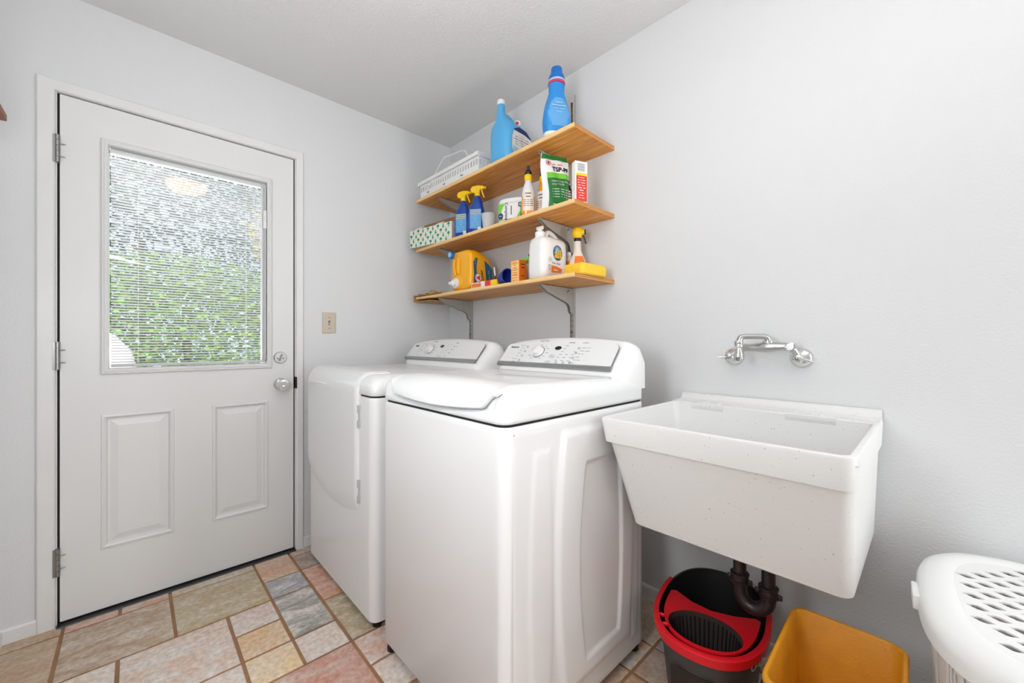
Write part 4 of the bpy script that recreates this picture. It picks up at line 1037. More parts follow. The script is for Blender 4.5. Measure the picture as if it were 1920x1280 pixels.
# printed side (+x)
LBX = .0948
lb = build('label', fill2d([[(-.062, .010), (-.030, .010), (-.038, .06), (-.044, .12), (-.036, .172), (-.052, .172), (-.064, .15), (-.060, .09)]], .0004, FX((LBX, 0, 0))), 'lteal', oj, smooth=False)
build('label_panel', fill2d([[(.028, .022), (.066, .022), (.068, .12), (.05, .140), (.012, .165), (.020, .10)]], .0004, FX((LBX, 0, 0))), 'lteal', oj, smooth=False)
em = build('round_emblem', fill2d([ell2(-.032, .066, .023, .026), ell2(-.032, .066, .019, .022)], .0003, FX((LBX + .0006, 0, 0))), 'redp', lb, smooth=False)
build('emblem_disc', fill2d([ell2(-.032, .066, .019, .022)], .0003, FX((LBX + .0006, 0, 0))), 'lwhite', em, smooth=False)
build('emblem_arm', fill2d([[(-.044, .060), (-.030, .060), (-.030, .054), (-.020, .054), (-.020, .078), (-.030, .078), (-.030, .070), (-.044, .070)]], .0003, FX((LBX + .001, 0, 0))), 'redp', em, smooth=False)
tk = MB(); text('ARM & HAMMER', .0135, FR((LBX + .0008, .002, .062), (0, .25, -1), (0, 1, .25)), tk, bold=.0005)
build('brand_text', tk, 'ink', lb, smooth=False)
tk = MB(); text('128 OZ', .010, FR((LBX + .0010, -.053, .150), (0, .1, -1), (0, 1, .1)), tk); text('clean burst', .010, FR((LBX + .0010, .045, .085), (0, .1, -1), (0, 1, .1)), tk)
build('label_text', tk, 'lblue', lb, smooth=False)

# crumpled brown bag behind
def crumple(name, label, loc_, sx, sy, sz, m, seed):
    rnd = random.Random(seed); rings = []
    for k in range(9):
        q = k / 8; z = sz * q; R = (1 - .25 * q) * (1 + rnd.uniform(-.08, .08))
        rings.append([(sx * R * math.cos(a) * (1 + .10 * math.sin(5 * a + k)) , sy * R * math.sin(a) * (1 + .15 * math.sin(4 * a + k * 2)), z + (.012 * math.sin(4 * a) if k == 8 else 0)) for a in [2 * PI * i / 28 for i in range(28)]])
    o = build(name, MB().loft(rings), m, ang=25); o.location = loc_; return tag(o, label, 'paper bag')
crumple('crumpled_bag', 'crumpled brown paper bag behind the blue scoop at the back of the lowest shelf', (.735, -.085, T3), .105, .055, .088, 'paper', 3)
cb = crumple('dark_paper_bag', 'dark brown upright paper bag behind the yellow-orange laundry jug', (.365, -.125, T3), .022, .075, .205, 'dpaper', 5)

# low red and yellow carton
rt = thing('flat_carton', 'low red, white and yellow carton lying in front of the yellow-orange jug', 'carton', (.718, -.272, T3), .05)
build('carton_body', MB().box(-.098, .01, -.018, .018, 0, .029, .001), 'lwhite', rt, smooth=False)
rd = build('red_end', MB().box(.01, .052, -.018, .018, 0, .029, .001), 'redp', rt, smooth=False)
build('yellow_end', MB().box(.052, .098, -.018, .018, 0, .029, .001), 'yellow', rt, smooth=False)
build('orange_print', MB().box(-.094, -.02, -.0188, -.0181, .003, .020), 'orange', rt, smooth=False)
tk = MB(); text('FABRIC CARE', .011, FY((-.05, -.019, .026)), tk)
build('printed_text', tk, 'redp', rt, smooth=False)
wsk = thing('thin_brush', 'thin white-tipped stick standing behind the low red and yellow carton', 'stick', (.745, -.228, T3), 0)
build('stick', MB().tube([(0, 0, 0), (-.006, 0, .06)], .002, 8), 'black', wsk); build('white_tip', MB().tube([(-.006, 0, .06), (-.014, .0, .105)], .0042, 10), 'white', wsk)

# blue scoop
sc = thing('measuring_scoop', 'cobalt blue plastic scoop lying open on the lowest shelf', 'scoop', (.838, -.258, T3), .25)
def scoop_mb():
    rings = []
    for k, (x, r, zc) in enumerate([(-.072, .004, .010), (-.060, .014, .016), (-.035, .022, .024), (-.005, .030, .032), (.025, .035, .037), (.040, .0355, .038)]):
        rings.append([(x, r * math.cos(a) * 1.0, zc + r * math.sin(a)) for a in [2 * PI * i / 30 for i in range(30)]])
    inner = [[(p[0] , p[1] * .92, (p[2] - .037) * .92 + .037) for p in rings[k]] for k in (5, 4, 3)]
    return MB().loft(rings + inner, True, True)
build('bowl', scoop_mb().xf(Matrix.Rotation(-.45, 4, 'Z')), 'navy', sc)
build('rim', MB().lathe([(.0355, 0), (.0375, .0), (.0375, .003), (.0345, .003)], n=36, cap0=False, cap1=False).xf(Matrix.Rotation(-.45, 4, 'Z') @ FR((.039, 0, .038), (0, 1, 0), (0, 0, 1))), 'dblue', sc)

# baking soda boxes
bs = thing('baking_soda_box', 'orange baking soda carton with printed front, standing left of the white jug', 'carton', (.936, -.249, T3), 0)
cbx = build('carton_body', MB().box(-.028, .028, -.025, .025, 0, .106, .001), 'orange', bs, smooth=False)
pn = build('light_panel', MB().box(-.0265, .0265, -.0258, -.0251, .003, .103), mat('pale_orange', (253, 208, 130), .5), bs, smooth=False)
tk = MB()
for q in range(8): text(['Nutrition', 'facts', 'sodium', 'bicarbonate', 'directions', 'in laundry', 'add half cup', 'store dry'][q], .0075, FY((0, -.0262, .094 - q * .012)), tk); 
for q in (.088, .064, .036): tk.box(-.022, .022, -.0264, -.0258, q, q + .0014)
build('front_text', tk, 'redp', pn, smooth=False)
tk = MB(); text('BAKING', .010, FX((.0284, 0, .085)), tk, bold=.0003); text('SODA', .012, FX((.0284, 0, .070)), tk, bold=.0003); text('pure', .010, FX((.0284, 0, .03)), tk)
build('side_text', tk, 'ink', bs, smooth=False)
gb = thing('green_carton', 'small green-topped carton behind the orange baking soda carton', 'carton', (.925, -.175, T3), 0)
build('carton_body', MB().box(-.027, .027, -.02, .02, 0, .128, .001), 'lwhite', gb, smooth=False)
build('green_top', MB().box(-.0275, .0275, -.0206, .0206, .100, .1285), 'lgreen', gb, smooth=False)
tk = MB(); text('OS', .020, FY((.008, -.0212, .108)), tk, bold=.0006); build('printed_text', tk, 'lnavy', gb, smooth=False)
ob = thing('open_carton', 'open brown cardboard carton with raised flap behind the baking soda', 'box', (.960, -.100, T3), 0)
build('carton_shell', MB().box(-.042, -.040, -.05, .05, 0, .125).box(.040, .042, -.05, .05, 0, .125).box(-.04, .04, -.05, -.048, 0, .125).box(-.04, .04, .048, .05, 0, .125).box(-.04, .04, -.048, .048, 0, .002), 'cardside', ob, smooth=False)
build('flap', MB().add([(-.042, -.05, .125), (-.042, .05, .125), (-.075, .045, .165), (-.070, -.04, .160), (-.040, -.05, .125), (-.040, .05, .125), (-.073, .045, .167), (-.068, -.04, .162)], [(0, 1, 2, 3), (7, 6, 5, 4), (0, 4, 5, 1), (1, 5, 6, 2), (2, 6, 7, 3), (3, 7, 4, 0)]).add([(-.042, .05, .125), (.042, .05, .125), (.04, .03, .175), (-.04, .03, .172), (-.042, .052, .125), (.042, .052, .125), (.04, .032, .175), (-.04, .032, .172)], [(0, 1, 2, 3), (7, 6, 5, 4), (0, 4, 5, 1), (1, 5, 6, 2), (2, 6, 7, 3), (3, 7, 4, 0)]), 'dpaper', ob, smooth=False)

# white jug printed "all"
aj = thing('white_jug', 'large white detergent jug with carrying handle and a blue and yellow round all logo', 'detergent jug', (1.069, -.192, T3), 0)
J = [(0, .046, -.080, .080), (.006, .054, -.086, .086), (.05, .057, -.088, .090), (.14, .0555, -.086, .090), (.170, .053, -.084, .090), (.186, .046, -.078, .086), (.194, .036, -.068, .078)]
ab = build('jug_body', MB().loft([sell(h_, (b - a) / 2, 4.2, z, 0, (a + b) / 2) for z, h_, a, b in J]), 'white', aj, ang=60)
build('neck', MB().lathe([(.030, .175), (.026, .190), (.022, .197), (.022, .205)], (0, -.052, 0), 'z', 28), 'white', aj)
cp = build('cap', MB().lathe([(.0225, .200), (.023, .203), (.023, .216), (.019, .220), (.012, .222), (.0105, .230)], (0, -.052, 0), 'z', 28), 'white', aj)
build('cap_wings', MB().box(-.020, .020, -.058, -.046, .228, .244, .004), 'white', cp)
build('handle', MB().tube([(.0, -.018, .180), (0, -.016, .205), (0, -.008, .222), (0, .010, .227), (0, .040, .217), (0, .062, .200), (0, .072, .184), (0, .072, .165)], .0115, 14, 2), 'white', aj)
LX = .0572
def fx(y, z, l=0): return FX((LX + l, y, z))
rim_ = build('logo_disc', fill2d([ell2(0, 0, .031, .035)], .0004, fx(.005, .122)), 'lteal', aj, smooth=False)
build('logo_rays', fill2d([[(.026 * math.cos(a) * (1 if k % 2 else .35), .004 + .028 * math.sin(a) * (1 if k % 2 else .35)) for k, a in enumerate([2 * PI * q / 24 for q in range(24)])]], .0002, fx(.003, .128, .0006)), 'lblue', rim_, smooth=False)
tk = MB(); text('all', .056, fx(.005, .116, .0014), tk, bold=.0030); build('logo_outline', tk, 'lnavy', rim_, smooth=False)
tk = MB(); text('all', .056, fx(.005, .116, .0020), tk, bold=.0012); build('logo_letters', tk, 'yellow', rim_, smooth=False)
tk = MB(); text('free clear', .0150, fx(-.004, .074, .0004), tk); fill2d([ell2(0, 0, .0105, .0105), ell2(0, 0, .0095, .0095)], .0002, fx(-.046, .088, .0004), tk); text('2x', .010, fx(-.046, .088, .0004), tk)
for q in range(4): text('loads', .007, fx(-.050, .062 - q * .007, .0004), tk)
build('label_text', tk, 'lgrey', aj, smooth=False)
build('orange_corner', fill2d([[(-.038, .030), (.030, .034), (.036, .052), (-.002, .060), (-.038, .062)]], .0004, fx(0, 0, .0002)), 'orange', aj, smooth=False)
tk = MB(); text('clean', .012, fx(-.008, .042, .0010), tk); build('corner_text', tk, 'lwhite', aj, smooth=False)

# plain white bottle between
wb = thing('white_bottle', 'plain white bottle with an orange label squeezed behind the white jug', 'bottle', (1.088, -.062, T3), 0)
build('bottle_body', loftz([(0, .024, .024, 2.6), (.11, .025, .025, 2.6), (.13, .018, .018, 2), (.135, .013, .013, 2)]), 'offwhite', wb, ang=60)
build('cap', MB().lathe([(.014, .133), (.014, .148), (.012, .150), (.0001, .150)], n=24), 'white', wb)
build('label', MB().loft([sell(.0255, .0255, 2.6, .07), sell(.0257, .0257, 2.6, .105)], False, False), 'orange', wb)

# spray bottle with yellow head and black trigger
ys = thing('spray_bottle', 'white spray bottle with round yellow head and black trigger, behind the sponge', 'spray bottle', (1.166, -.092, T3), .6)
yb_o = build('bottle_body', loftz([(0, .034, .022, 2.6), (.005, .038, .026, 2.6), (.06, .040, .028, 2.6), (.095, .036, .025, 2.4), (.12, .024, .020, 2.2), (.14, .017, .016, 2), (.185, .0155, .0155, 2)]), 'offwhite', ys, ang=60)
build('black_collar', MB().lathe([(.0165, .183), (.0165, .198)], n=26), 'black', ys)
hd = build('spray_head', MB().lathe([(.015, .196), (.020, .203), (.0245, .216), (.0255, .226), (.023, .238), (.015, .247), (.0001, .250)], n=30).lathe([(.0155, 0), (.0155, .028), (.011, .032)], (0, 0, .226), 'x', 20), 'yellow', ys)
build('nozzle_ring', MB().lathe([(.0115, .032), (.0115, .038), (.0001, .038)], (0, 0, .226), 'x', 20), 'black', hd)
build('trigger', MB().loft([[(.018, -.006, .222), (.026, -.006, .222), (.026, .006, .222), (.018, .006, .222)], [(.026, -.005, .200), (.034, -.005, .202), (.034, .005, .202), (.026, .005, .200)], [(.036, -.004, .172), (.042, -.004, .174), (.042, .004, .174), (.036, .004, .172)]]), 'black', hd)
lb = build('label', MB().loft([[(HXx * u, -HYy * (1 - abs(u) ** 2.6) ** (1 / 2.6) - .0007, z) for u in [-.35 + 1.25 * i / 10 for i in range(11)]] for z, HXx, HYy in ((.03, .039, .027), (.06, .040, .028), (.09, .037, .026), (.112, .028, .022))], False, False, closed=False), 'orange', ys)
tk = MB(); text('orange', .009, FY((.010, -.0290, .065)), tk); build('label_text', tk, 'ink', lb, smooth=False)

# sponge
bm = bmesh.new(); bmesh.ops.create_cube(bm, size=1)
for q in bm.verts: q.co = (q.co.x * .108, q.co.y * .172, q.co.z * .048 + .024)
bmesh.ops.bevel(bm, geom=[e for e in bm.edges if abs(e.verts[0].co.z - e.verts[1].co.z) > .01], offset=.018, segments=6, profile=.5, affect='EDGES')
bmesh.ops.bevel(bm, geom=[e for e in bm.edges if abs(e.verts[0].co.z - e.verts[1].co.z) < .001 and len(e.link_faces) == 2 and abs(e.link_faces[0].normal.z - e.link_faces[1].normal.z) > .5], offset=.009, segments=4, profile=.5, affect='EDGES')
so = build('sponge', MB().bm(bm), 'sponge', ang=60)
so.location = (1.264, -.165, T3); so.rotation_euler = (0, 0, -.05); tag(so, 'large yellow foam sponge on the right end of the lowest shelf', 'sponge')

# ================================================================== WALL BITS
sw = thing('light_switch', 'ivory toggle light switch plate on the wall between the door and the dryer', 'light switch', (0.001, -.8065, 1.193), 0)
pl_ = build('switch_plate', MB().loft([[(x, sy * (.0355 - i), sz * (.0575 - i)) for sy, sz in ((-1, -1), (1, -1), (1, 1), (-1, 1))] for x, i in ((0, 0), (.003, .0), (.0055, .004))]), 'ivory', sw, smooth=False)
build('toggle_slot', MB().box(.0052, .0060, -.0052, .0052, -.0125, .0125), 'print', sw, smooth=False)
build('toggle', MB().loft([[(.0055, -.004, -.008), (.0055, .004, -.008), (.0055, .004, .003), (.0055, -.004, .003)], [(.015, -.0035, -.010), (.015, .0035, -.010), (.0145, .0035, -.005), (.0145, -.0035, -.005)]]), 'ivory', sw)
for z in (.030, -.030): build('screw', MB().lathe([(.003, .0052), (.003, .0064), (.001, .0066)], (0, 0, z), 'x', 12), 'print', sw)
wr = thing('wooden_rail', 'brown wooden rail on the left wall, only its end in view', 'rail', (.9, YL + .03, 1.80), 0)
build('rail_board', MB().box(-.655, .2, -.0295, .026, 0, .022, .003), 'rustic', wr)
build('rail_cleat', MB().box(-.60, .15, -.0295, -.012, -.04, 0), 'rustic', wr)
cl = thing('ceiling_light', 'round warm glass ceiling light above the middle of the room', 'ceiling light', (1.97, -1.27, H), 0)
build('lamp_base', MB().lathe([(.15, 0), (.15, -.018), (.142, -.022)], n=40), 'white', cl)
build('lamp_shade', MB().lathe([(.14, -.021), (.138, -.045), (.115, -.075), (.07, -.092), (.0001, -.097)], n=40, cap0=False), 'shade', cl)

# ================================================================== SINK
sk = thing('utility_sink', 'speckled white wall-hung laundry tub between washing machine and hamper', 'sink', (1.91, -.29, .515), 0)
ox3, oy3, oz3 = sk.location
def sr(x0, x1, y0, y1, r, z): return [(p[0] - ox3, p[1] - oy3, p[2] - oz3) for p in srect((x1 - x0) / 2, (y1 - y0) / 2, r, z, (x0 + x1) / 2, (y0 + y1) / 2, 8)]
YBK = -.002
outer = [sr(1.668, 2.176, -.442, YBK, .02, .515), sr(1.654, 2.184, -.456, YBK, .028, .524), sr(1.652, 2.186, -.459, YBK, .03, .535), sr(1.632, 2.196, -.560, YBK, .03, .790), sr(1.622, 2.203, -.573, YBK, .03, .7935), sr(1.618, 2.2055, -.588, YBK, .03, .858), sr(1.619, 2.2045, -.587, YBK, .03, .8635), sr(1.622, 2.2015, -.584, YBK, .028, .8655),
         sr(1.629, 2.193, -.576, -.105, .022, .8655), sr(1.632, 2.190, -.573, -.108, .02, .862), sr(1.664, 2.172, -.470, -.130, .02, .57), sr(1.70, 2.14, -.43, -.16, .03, .560)]
build('tub', MB().loft(outer), 'tub', sk, ang=35)
# back deck: backsplash lip and two soap shelves with ridges
rgx = lambda x: [(x - ox3, a - oy3, b - oz3) for a, b in ((-.100, .862), (-.100, .8675), (-.030, .869), (-.021, .874), (-.017, .890), (-.004, .891), (-.003, .862))]
build('backsplash', MB().loft([rgx(1.622), rgx(2.2025)]), 'tub', sk, ang=50)
for xa, xb in ((1.695, 1.805), (1.985, 2.110)):
    s_ = build('soap_ledge', MB().loft([[(x - ox3, a - oy3, b - oz3) for a, b in ((-.106, .8300), (-.1115, .8560), (-.1115, .8650), (-.1100, .8678), (-.098, .8684), (-.098, .8300))] for x in (xa, xb)]), 'tub', sk, smooth=False)
    for q in range(4 if xa > 1.9 else 5):
        x = xa + .022 + q * (.022 if xa > 1.9 else .0165)
        build('ridge', MB().loft([[(x + dx - ox3, y - oy3, z - oz3) for dx, z in ((-.003, .8672), (0, .8706), (.003, .8672))] for y in (-.110, -.062)]), 'tub', s_, smooth=False)
build('corner_tab', MB().box(2.192 - ox3, 2.2062 - ox3, -.570 - oy3, -.545 - oy3, .845 - oz3, .8475 - oz3), 'tub', sk, smooth=False)

# --- drain trap
pt = thing('drain_trap', 'black plastic drain trap curving under the laundry tub', 'drain pipe', (1.905, -.27, .290), 0)
def PL(x, y, z): return (x - 1.905, y + .27, z - .290)
RR = .0195
build('tailpiece', MB().lathe([(.0175, .38 - .290), (.0175, .514 - .290)], n=24), 'pipe', pt)
arc = [PL(1.905, -.27, .39), PL(1.905, -.27, .352)]
for k in range(1, 14):
    a = PI * k / 14; arc.append(PL(1.9425 - .0375 * math.cos(a), -.27 - .004 * math.sin(a), .350 - .040 * math.sin(a)))
arc += [PL(1.980, -.27, .352), PL(1.980, -.27, .385)]
build('u_bend', MB().tube(arc, RR, 20), 'pipe', pt)
build('trap_arm', MB().tube([PL(1.980, -.27, .36), PL(1.980, -.27, .44), PL(1.980, -.262, .468), PL(1.980, -.235, .482), PL(1.980, -.10, .482), PL(1.980, -.0025, .482)], .0175, 20, 2), 'black', pt)
for (x, z) in ((1.905, .372), (1.980, .362)):
    nt_ = build('slip_nut', MB().lathe([(.0235, -.004), (.0265, -.001), (.0265, .003), (.0235, .005), (.0235, .020), (.0255, .022), (.0255, .026), (.0215, .028)], PL(x, -.27, z), 'z', 28), 'pipe', pt)
    build('nut_wing', MB().box(x - 1.905 + .022, x - 1.905 + .034, -.004, .004, z - .290 - .002, z - .290 + .012, .002), 'pipe', nt_)
    build('nut_wing', MB().box(x - 1.905 - .034, x - 1.905 - .022, -.004, .004, z - .290 - .002, z - .290 + .012, .002), 'pipe', nt_)
build('wall_flange', MB().lathe([(.035, -.004), (.033, -.010), (.019, -.013)], PL(1.980, 0.0, .482), 'y', 28), 'chrome', pt)

# --- faucet
fc = thing('wall_faucet', 'chrome two-handle wall faucet above the laundry tub', 'faucet', (1.9075, 0, 1.036), 0)
def FL(x, y, z): return (x - 1.9075, y, z - 1.036)
for x in (1.807, 2.008):
    e = build('escutcheon', MB().lathe([(.0325, -.0015), (.0320, -.006), (.026, -.014), (.016, -.020), (.014, -.021)], FL(x, 0, 1.036), 'y', 40), 'chrome', fc)
    build('valve_body', MB().lathe([(.0135, -.018), (.0135, -.040), (.016, -.044), (.016, -.062), (.012, -.067), (.006, -.070), (.0001, -.0705)], FL(x, 0, 1.036), 'y', 28), 'chrome', fc)
    h_ = build('lever', MB().tube([FL(x, -.066, 1.036), FL(x + (.020 if x > 1.9 else -.016), -.074, 1.034), FL(x + (.044 if x > 1.9 else -.032), -.078, 1.028 if x > 1.9 else 1.036)], lambda t: .0055 - .003 * t, 12, 1), 'chrome', fc)
    build('handle_screw', MB().lathe([(.0062, -.068), (.0062, -.073), (.002, -.0745)], FL(x, 0, 1.036), 'y', 16), 'nickel', h_)
for x, xe in ((1.807, 1.866), (2.008, 1.990)):
    build('offset_arm', MB().tube([FL(x, -.052, 1.038), FL((x + xe) / 2, -.060, 1.058), FL(xe, -.066, 1.073)], .0125, 16, 1), 'chrome', fc)
bodyp = [FL(1.856, -.068, 1.068), FL(1.89, -.070, 1.070), FL(1.926, -.070, 1.072), FL(1.96, -.070, 1.073), FL(1.996, -.068, 1.0745)]
build('bridge_body', MB().tube(bodyp, lambda t: .0125 + .0055 * math.exp(-((t - .52) / .16) ** 2), 22, 2), 'caststeel', fc)
build('end_cap', MB().lathe([(.0145, -.052), (.0145, -.082), (.011, -.084), (.0105, -.082), (.0001, -.082)], FL(1.992, 0, 1.074), 'y', 24), 'chrome', fc)
build('spout_collar', MB().lathe([(.013, .048), (.0155, .050), (.0155, .056), (.012, .058)], FL(1.930, -.071, 1.036)[0:2] + (0,), 'z', 26), 'chrome', fc)
spn = build('spout', MB().tube([FL(1.930, -.071, 1.085), FL(1.930, -.071, 1.100), FL(1.922, -.077, 1.107), FL(1.895, -.098, 1.107), FL(1.870, -.116, 1.107), FL(1.861, -.1225, 1.103), FL(1.858, -.1245, 1.080)], .0088, 18, 2), 'caststeel', fc)
build('spout_nut', MB().lathe([(.0125, .036), (.0135, .037), (.0135, .044), (.0122, .0455), (.0135, .047), (.0135, .055), (.012, .057)], FL(1.858, -.1245, 1.036)[:2] + (0,), 'z', 10), 'chrome', spn)
build('aerator', MB().lathe([(.011, .004), (.0145, .006), (.0145, .016), (.0105, .028), (.0095, .034), (.008, .037)], FL(1.858, -.1245, 1.036)[:2] + (-.004,), 'z', 26), 'chrome', spn)
build('drip_cap', MB().lathe([(.007, -.006), (.008, .0), (.008, .005)], FL(1.858, -.1245, 1.036)[:2] + (-.004,), 'z', 20), 'nickel', spn)

# ================================================================== MOP BUCKET
bk = thing('mop_bucket', 'charcoal oval mop bucket with red spin wringer under the sink', 'bucket', (1.832, -.288, 0), .17)
BH = .262
def bk_ring(z, ax, ay, e=2.35, n=56): return sell(ax, ay, e, z, 0, 0, n)
def warp(p):   # rear rim rises a little
    t = max(0, p[1] / .22); return (p[0], p[1], p[2] + (.012 * t * (p[2] / BH)))
prof = [(0, .108, .165), (.004, .114, .171), (.12, .126, .190), (.205, .134, .204), (.208, .141, .212), (.255, .147, .219), (.262, .147, .219), (.262, .141, .213), (.255, .140, .212), (.20, .130, .200), (.05, .118, .178), (.012, .110, .165)]
mb = MB().loft([[warp(p) for p in bk_ring(z, a, b)] for z, a, b in prof]); mb.fm = [0] * len(mb.f)
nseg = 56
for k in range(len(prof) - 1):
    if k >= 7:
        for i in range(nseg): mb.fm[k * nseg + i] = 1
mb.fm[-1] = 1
build('bucket_body', mb, ['bucketm', 'bucketin'], bk, ang=45)
# front indentation panel
build('front_recess', MB().add([(p[0], p[1], p[2]) for p in [(-.070, -.178, .03), (.045, -.184, .03), (.045, -.205, .185), (-.070, -.198, .185)]], [(0, 1, 2, 3)]), 'bucketin', bk, smooth=False)
# red wringer plate with oval hole
cyw, hxw, hyw = -.112, .098, .074
outl = []
for k in range(41):
    a = PI + PI * k / 40
    c, s_ = math.cos(a), math.sin(a)
    outl.append((.127 * abs(c) ** (2 / 2.35) * (1 if c >= 0 else -1), -.199 * abs(s_) ** (2 / 2.35)))
outl += [(.128, .022), (.115, .028), (.06, .002), (0, -.012), (-.06, .000), (-.112, .030), (-.127, .024)]
build('wringer_plate', fill2d([outl, ell2(0, cyw, hxw, hyw, 48)], .003, Matrix.Translation((0, 0, BH - .004))), 'red', bk, smooth=False)
# rim flange / carry handle band lying around the front
band = [(.145 * math.cos(a), .219 * math.sin(a)) for a in [PI * .93 + PI * 1.14 * k / 56 for k in range(57)]]
def bandpt(a, r, z):
    c, s_ = math.cos(a), math.sin(a)
    return ((.1515 + r) * abs(c) ** (2 / 2.35) * (1 if c >= 0 else -1), (.2235 + r) * abs(s_) ** (2 / 2.35) * (1 if s_ >= 0 else -1), z)
secs = []
for k in range(57):
    a = PI * .90 + PI * 1.20 * k / 56; e = min(k, 56 - k) / 56; hgt = .010 + .012 * sm(e * 6)
    z0 = BH - .020 + .016 * (1 - sm(e * 7))
    secs.append([bandpt(a, r, z) for r, z in ((-.001, z0), (.004, z0), (.005, z0 + hgt), (.0, z0 + hgt + .003), (-.010, z0 + hgt + .003), (-.010, z0 + hgt), (-.001, z0 + hgt - .002))])
hb = build('handle_band', MB().loft(secs), 'red', bk, ang=45)
for a in (PI * 1.19, PI * 1.27):
    p = bandpt(a, -.018, BH - .002)
    build('clip', MB().box(p[0] - .008, p[0] + .008, p[1] - .004, p[1] + .004, p[2], p[2] + .010, .003), 'red', hb)
# spin basket with vertical slots
cb_ = build('basket', MB().lathe([(1, 0), (.97, -.012), (.86, -.10), (.82, -.112)], n=64, cap0=False, cap1=False), 'basketm', bk)
me = cb_.data
for v_ in me.vertices: v_.co = (v_.co.x * (hxw - .001), cyw + v_.co.y * (hyw - .001), BH - .001 + v_.co.z)
mb = MB()
for k in range(44):
    a = 2 * PI * k / 44; c, s_ = math.cos(a), math.sin(a)
    def bp(f, z): return (f * (hxw - .001) * c, cyw + f * (hyw - .001) * s_, BH + z)
    mb.tube([bp(.955, -.014), bp(.84, -.103)], .0019, 6)
build('basket_ribs', mb, 'black', cb_)
mb = MB().lathe([(.83, -.112), (.45, -.116), (.28, -.108), (.16, -.095), (.10, -.078), (.0001, -.076)], n=48, cap0=False)
mb.v = [(p[0] * hxw, cyw + p[1] * hyw, BH + p[2]) for p in mb.v]
build('basket_floor', mb, 'basketm', cb_)
tk = MB(); LEGIBLE.add('O-Cedar')
text('O-Cedar', .030, FR((.1435, -.110, .236), (-.42 * -1, .9, 0), (0, 0, 1)), tk, ext=.0004, shear=.3)
build('brand_text', tk, 'btn', bk, smooth=False)

# ================================================================== YELLOW BIN
yb = thing('waste_bin', 'open orange-yellow plastic bin standing between the mop bucket and the white hamper', 'bin', (2.157, -.445, 0), .02)
bp_ = [(0, .085, .128, .035), (.006, .092, .135, .038), (.352, .108, .168, .034), (.356, .1135, .1745, .038), (.366, .1135, .1745, .038), (.370, .1105, .1715, .036), (.370, .1045, .1655, .03), (.366, .1015, .1625, .028), (.02, .086, .128, .03)]
build('bin_body', MB().loft([srect(a, b, r, z, 0, 0, 8) for z, a, b, r in bp_]), 'bin', yb, ang=50)

# ================================================================== HAMPER
hp = thing('laundry_hamper', 'white plastic laundry hamper with a perforated lid in the lower right corner', 'hamper', (2.505, -.312, 0), .07)
LH = .562
def hs(ax, ay, z, e=3.0, n=96): return sell(ax, ay, e, z, 0, 0, n)
AX, AY = .226, .292
lid_o = build('lid', MB().loft([hs(AX - .004, AY - .004, LH - .052), hs(AX, AY, LH - .050), hs(AX - .001, AY - .001, LH - .028), hs(AX - .006, AY - .006, LH - .014), hs(AX - .018, AY - .018, LH - .005), hs(AX - .034, AY - .034, LH - .002), hs(AX - .048, AY - .05, LH - .001), hs(AX - .056, AY - .058, LH - .0045), hs(AX - .060, AY - .062, LH - .005)], False, False), 'hamper', hp, ang=60)
holes = []
for i in range(-14, 16):
    for j in range(-18, 20):
        cx = -.142 + .0245 * i; cy = .205 - .049 * j + .0255 * i
        if abs(cx / .150) ** 3.2 + abs(cy / .212) ** 3.2 > 1: continue
        holes.append([(cx - .0165, cy + .002), (cx - .006, cy + .0085), (cx + .001, cy + .0095), (cx + .0165, cy - .002), (cx + .006, cy - .0085), (cx - .001, cy - .0095)])
build('perforated_panel', fill2d([[(p[0], p[1]) for p in hs(AX - .0595, AY - .0615, 0)]] + holes, .0015, Matrix.Translation((0, 0, LH - .0065))), 'hamper', lid_o, smooth=False)
build('lid_tab', MB().box(-AX - .008, -AX + .004, -.035, .035, LH - .052, LH - .020, .003), 'hamper', lid_o)
# basket wall: sheared grid with slanted slots cut out
def hamper_wall():
    NU, NV = 240, 96; mb = MB(); v = []
    for j in range(NV + 1):
        z = .006 + (LH - .058) * j / NV
        k = .80 + .115 * (z / LH)
        for i in range(NU):
            a = 2 * PI * (i + j * .09) / NU; c, s_ = math.cos(a), math.sin(a)
            v.append((AX * k * abs(c) ** (2 / 3.) * (1 if c >= 0 else -1), AY * k * abs(s_) ** (2 / 3.) * (1 if s_ >= 0 else -1), z))
    f = []
    for j in range(NV):
        for i in range(NU):
            row = (j + (i // 2) * 3) % 24
            inpanel = 8 < j < NV - 4
            if inpanel and i % 2 == 0 and row > 5 and (i % 60) > 7: continue
            f.append((j * NU + i, j * NU + (i + 1) % NU, (j + 1) * NU + (i + 1) % NU, (j + 1) * NU + i))
    return mb.add(v, f)
bw_ = build('basket_wall', hamper_wall(), 'hamper', hp, ang=60)
md = bw_.modifiers.new('thickness', 'SOLIDIFY'); md.thickness = .0025; md.offset = 0
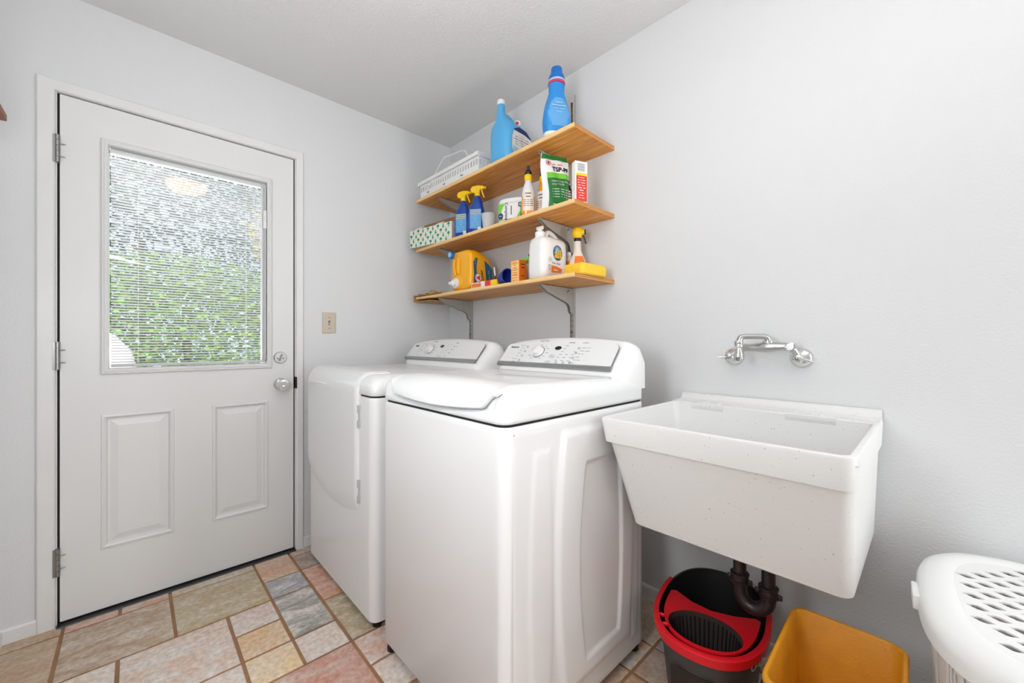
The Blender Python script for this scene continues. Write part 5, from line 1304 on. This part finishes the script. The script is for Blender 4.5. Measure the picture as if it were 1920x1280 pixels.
build('basket_floor', MB().loft([hs(AX * .80, AY * .80, 0), hs(AX * .805, AY * .805, .008)]), 'hamper', hp, ang=50)

# ================================================================== OUTSIDE
gnd = build('patio', MB().box(-9, -.13, -7, 5, -.18, -.12), 'ground', smooth=False); gnd['kind'] = 'structure'
def leaves(name, c, r, n, m, size, par, seed, zflat=1.):
    rnd = random.Random(seed); mb = MB()
    for k in range(n):
        while True:
            p = Vector((rnd.uniform(-1, 1), rnd.uniform(-1, 1), rnd.uniform(-1, 1)))
            if .35 < p.length < 1: break
        q = Vector((p.x * r[0], p.y * r[1], p.z * r[2])) + Vector(c)
        d = Vector((rnd.uniform(-1, 1), rnd.uniform(-1, 1), rnd.uniform(-.6, .6))).normalized(); e = d.orthogonal().normalized()
        e = Matrix.Rotation(rnd.uniform(0, 6.3), 3, d) @ e; s_ = size * rnd.uniform(.6, 1.2)
        mb.quad(tuple(q - d * s_), tuple(q + e * s_ * .45), tuple(q + d * s_), tuple(q - e * s_ * .45))
    return build(name, mb, m, par, smooth=False)
def shrub(label, loc_, r, h, n, m, size, seed):
    t = thing('garden_shrub', label, 'shrub', loc_, 0)
    build('trunk', MB().tube([(0, 0, 0), (.05, .03, h * .5), (0, 0, h)], .04, 8, 1), 'bark', t)
    leaves('foliage', (0, 0, h), r, n, m, size, t, seed); return t
shrub('bright green leafy shrub seen low through the door blind', (-4.4, -1.1, -.12), (.75, 2.2, 1.05), 1.30, 14000, 'leaf', .045, 1)
shrub('tall dark green tree seen through the upper part of the door blind', (-7.4, -1.5, -.12), (1.2, 3.6, 2.3), 3.0, 11000, 'leafd', .07, 2)
shrub('small yellow-leaved tree at the upper right of the door window', (-5.7, .35, -.12), (.40, .55, .8), 3.1, 900, 'leafy', .05, 3)
gc = thing('grill_cover', 'pale pink-white rounded canvas cover low outside the door window', 'cover', (-3.1, -2.02, -.12), 0)
build('cover_body', loftz([(0, .36, .44, 3), (.9, .38, .46, 2.8), (1.12, .34, .41, 2.4), (1.28, .24, .29, 2), (1.36, .08, .10, 2)]), 'carp', gc, ang=60)
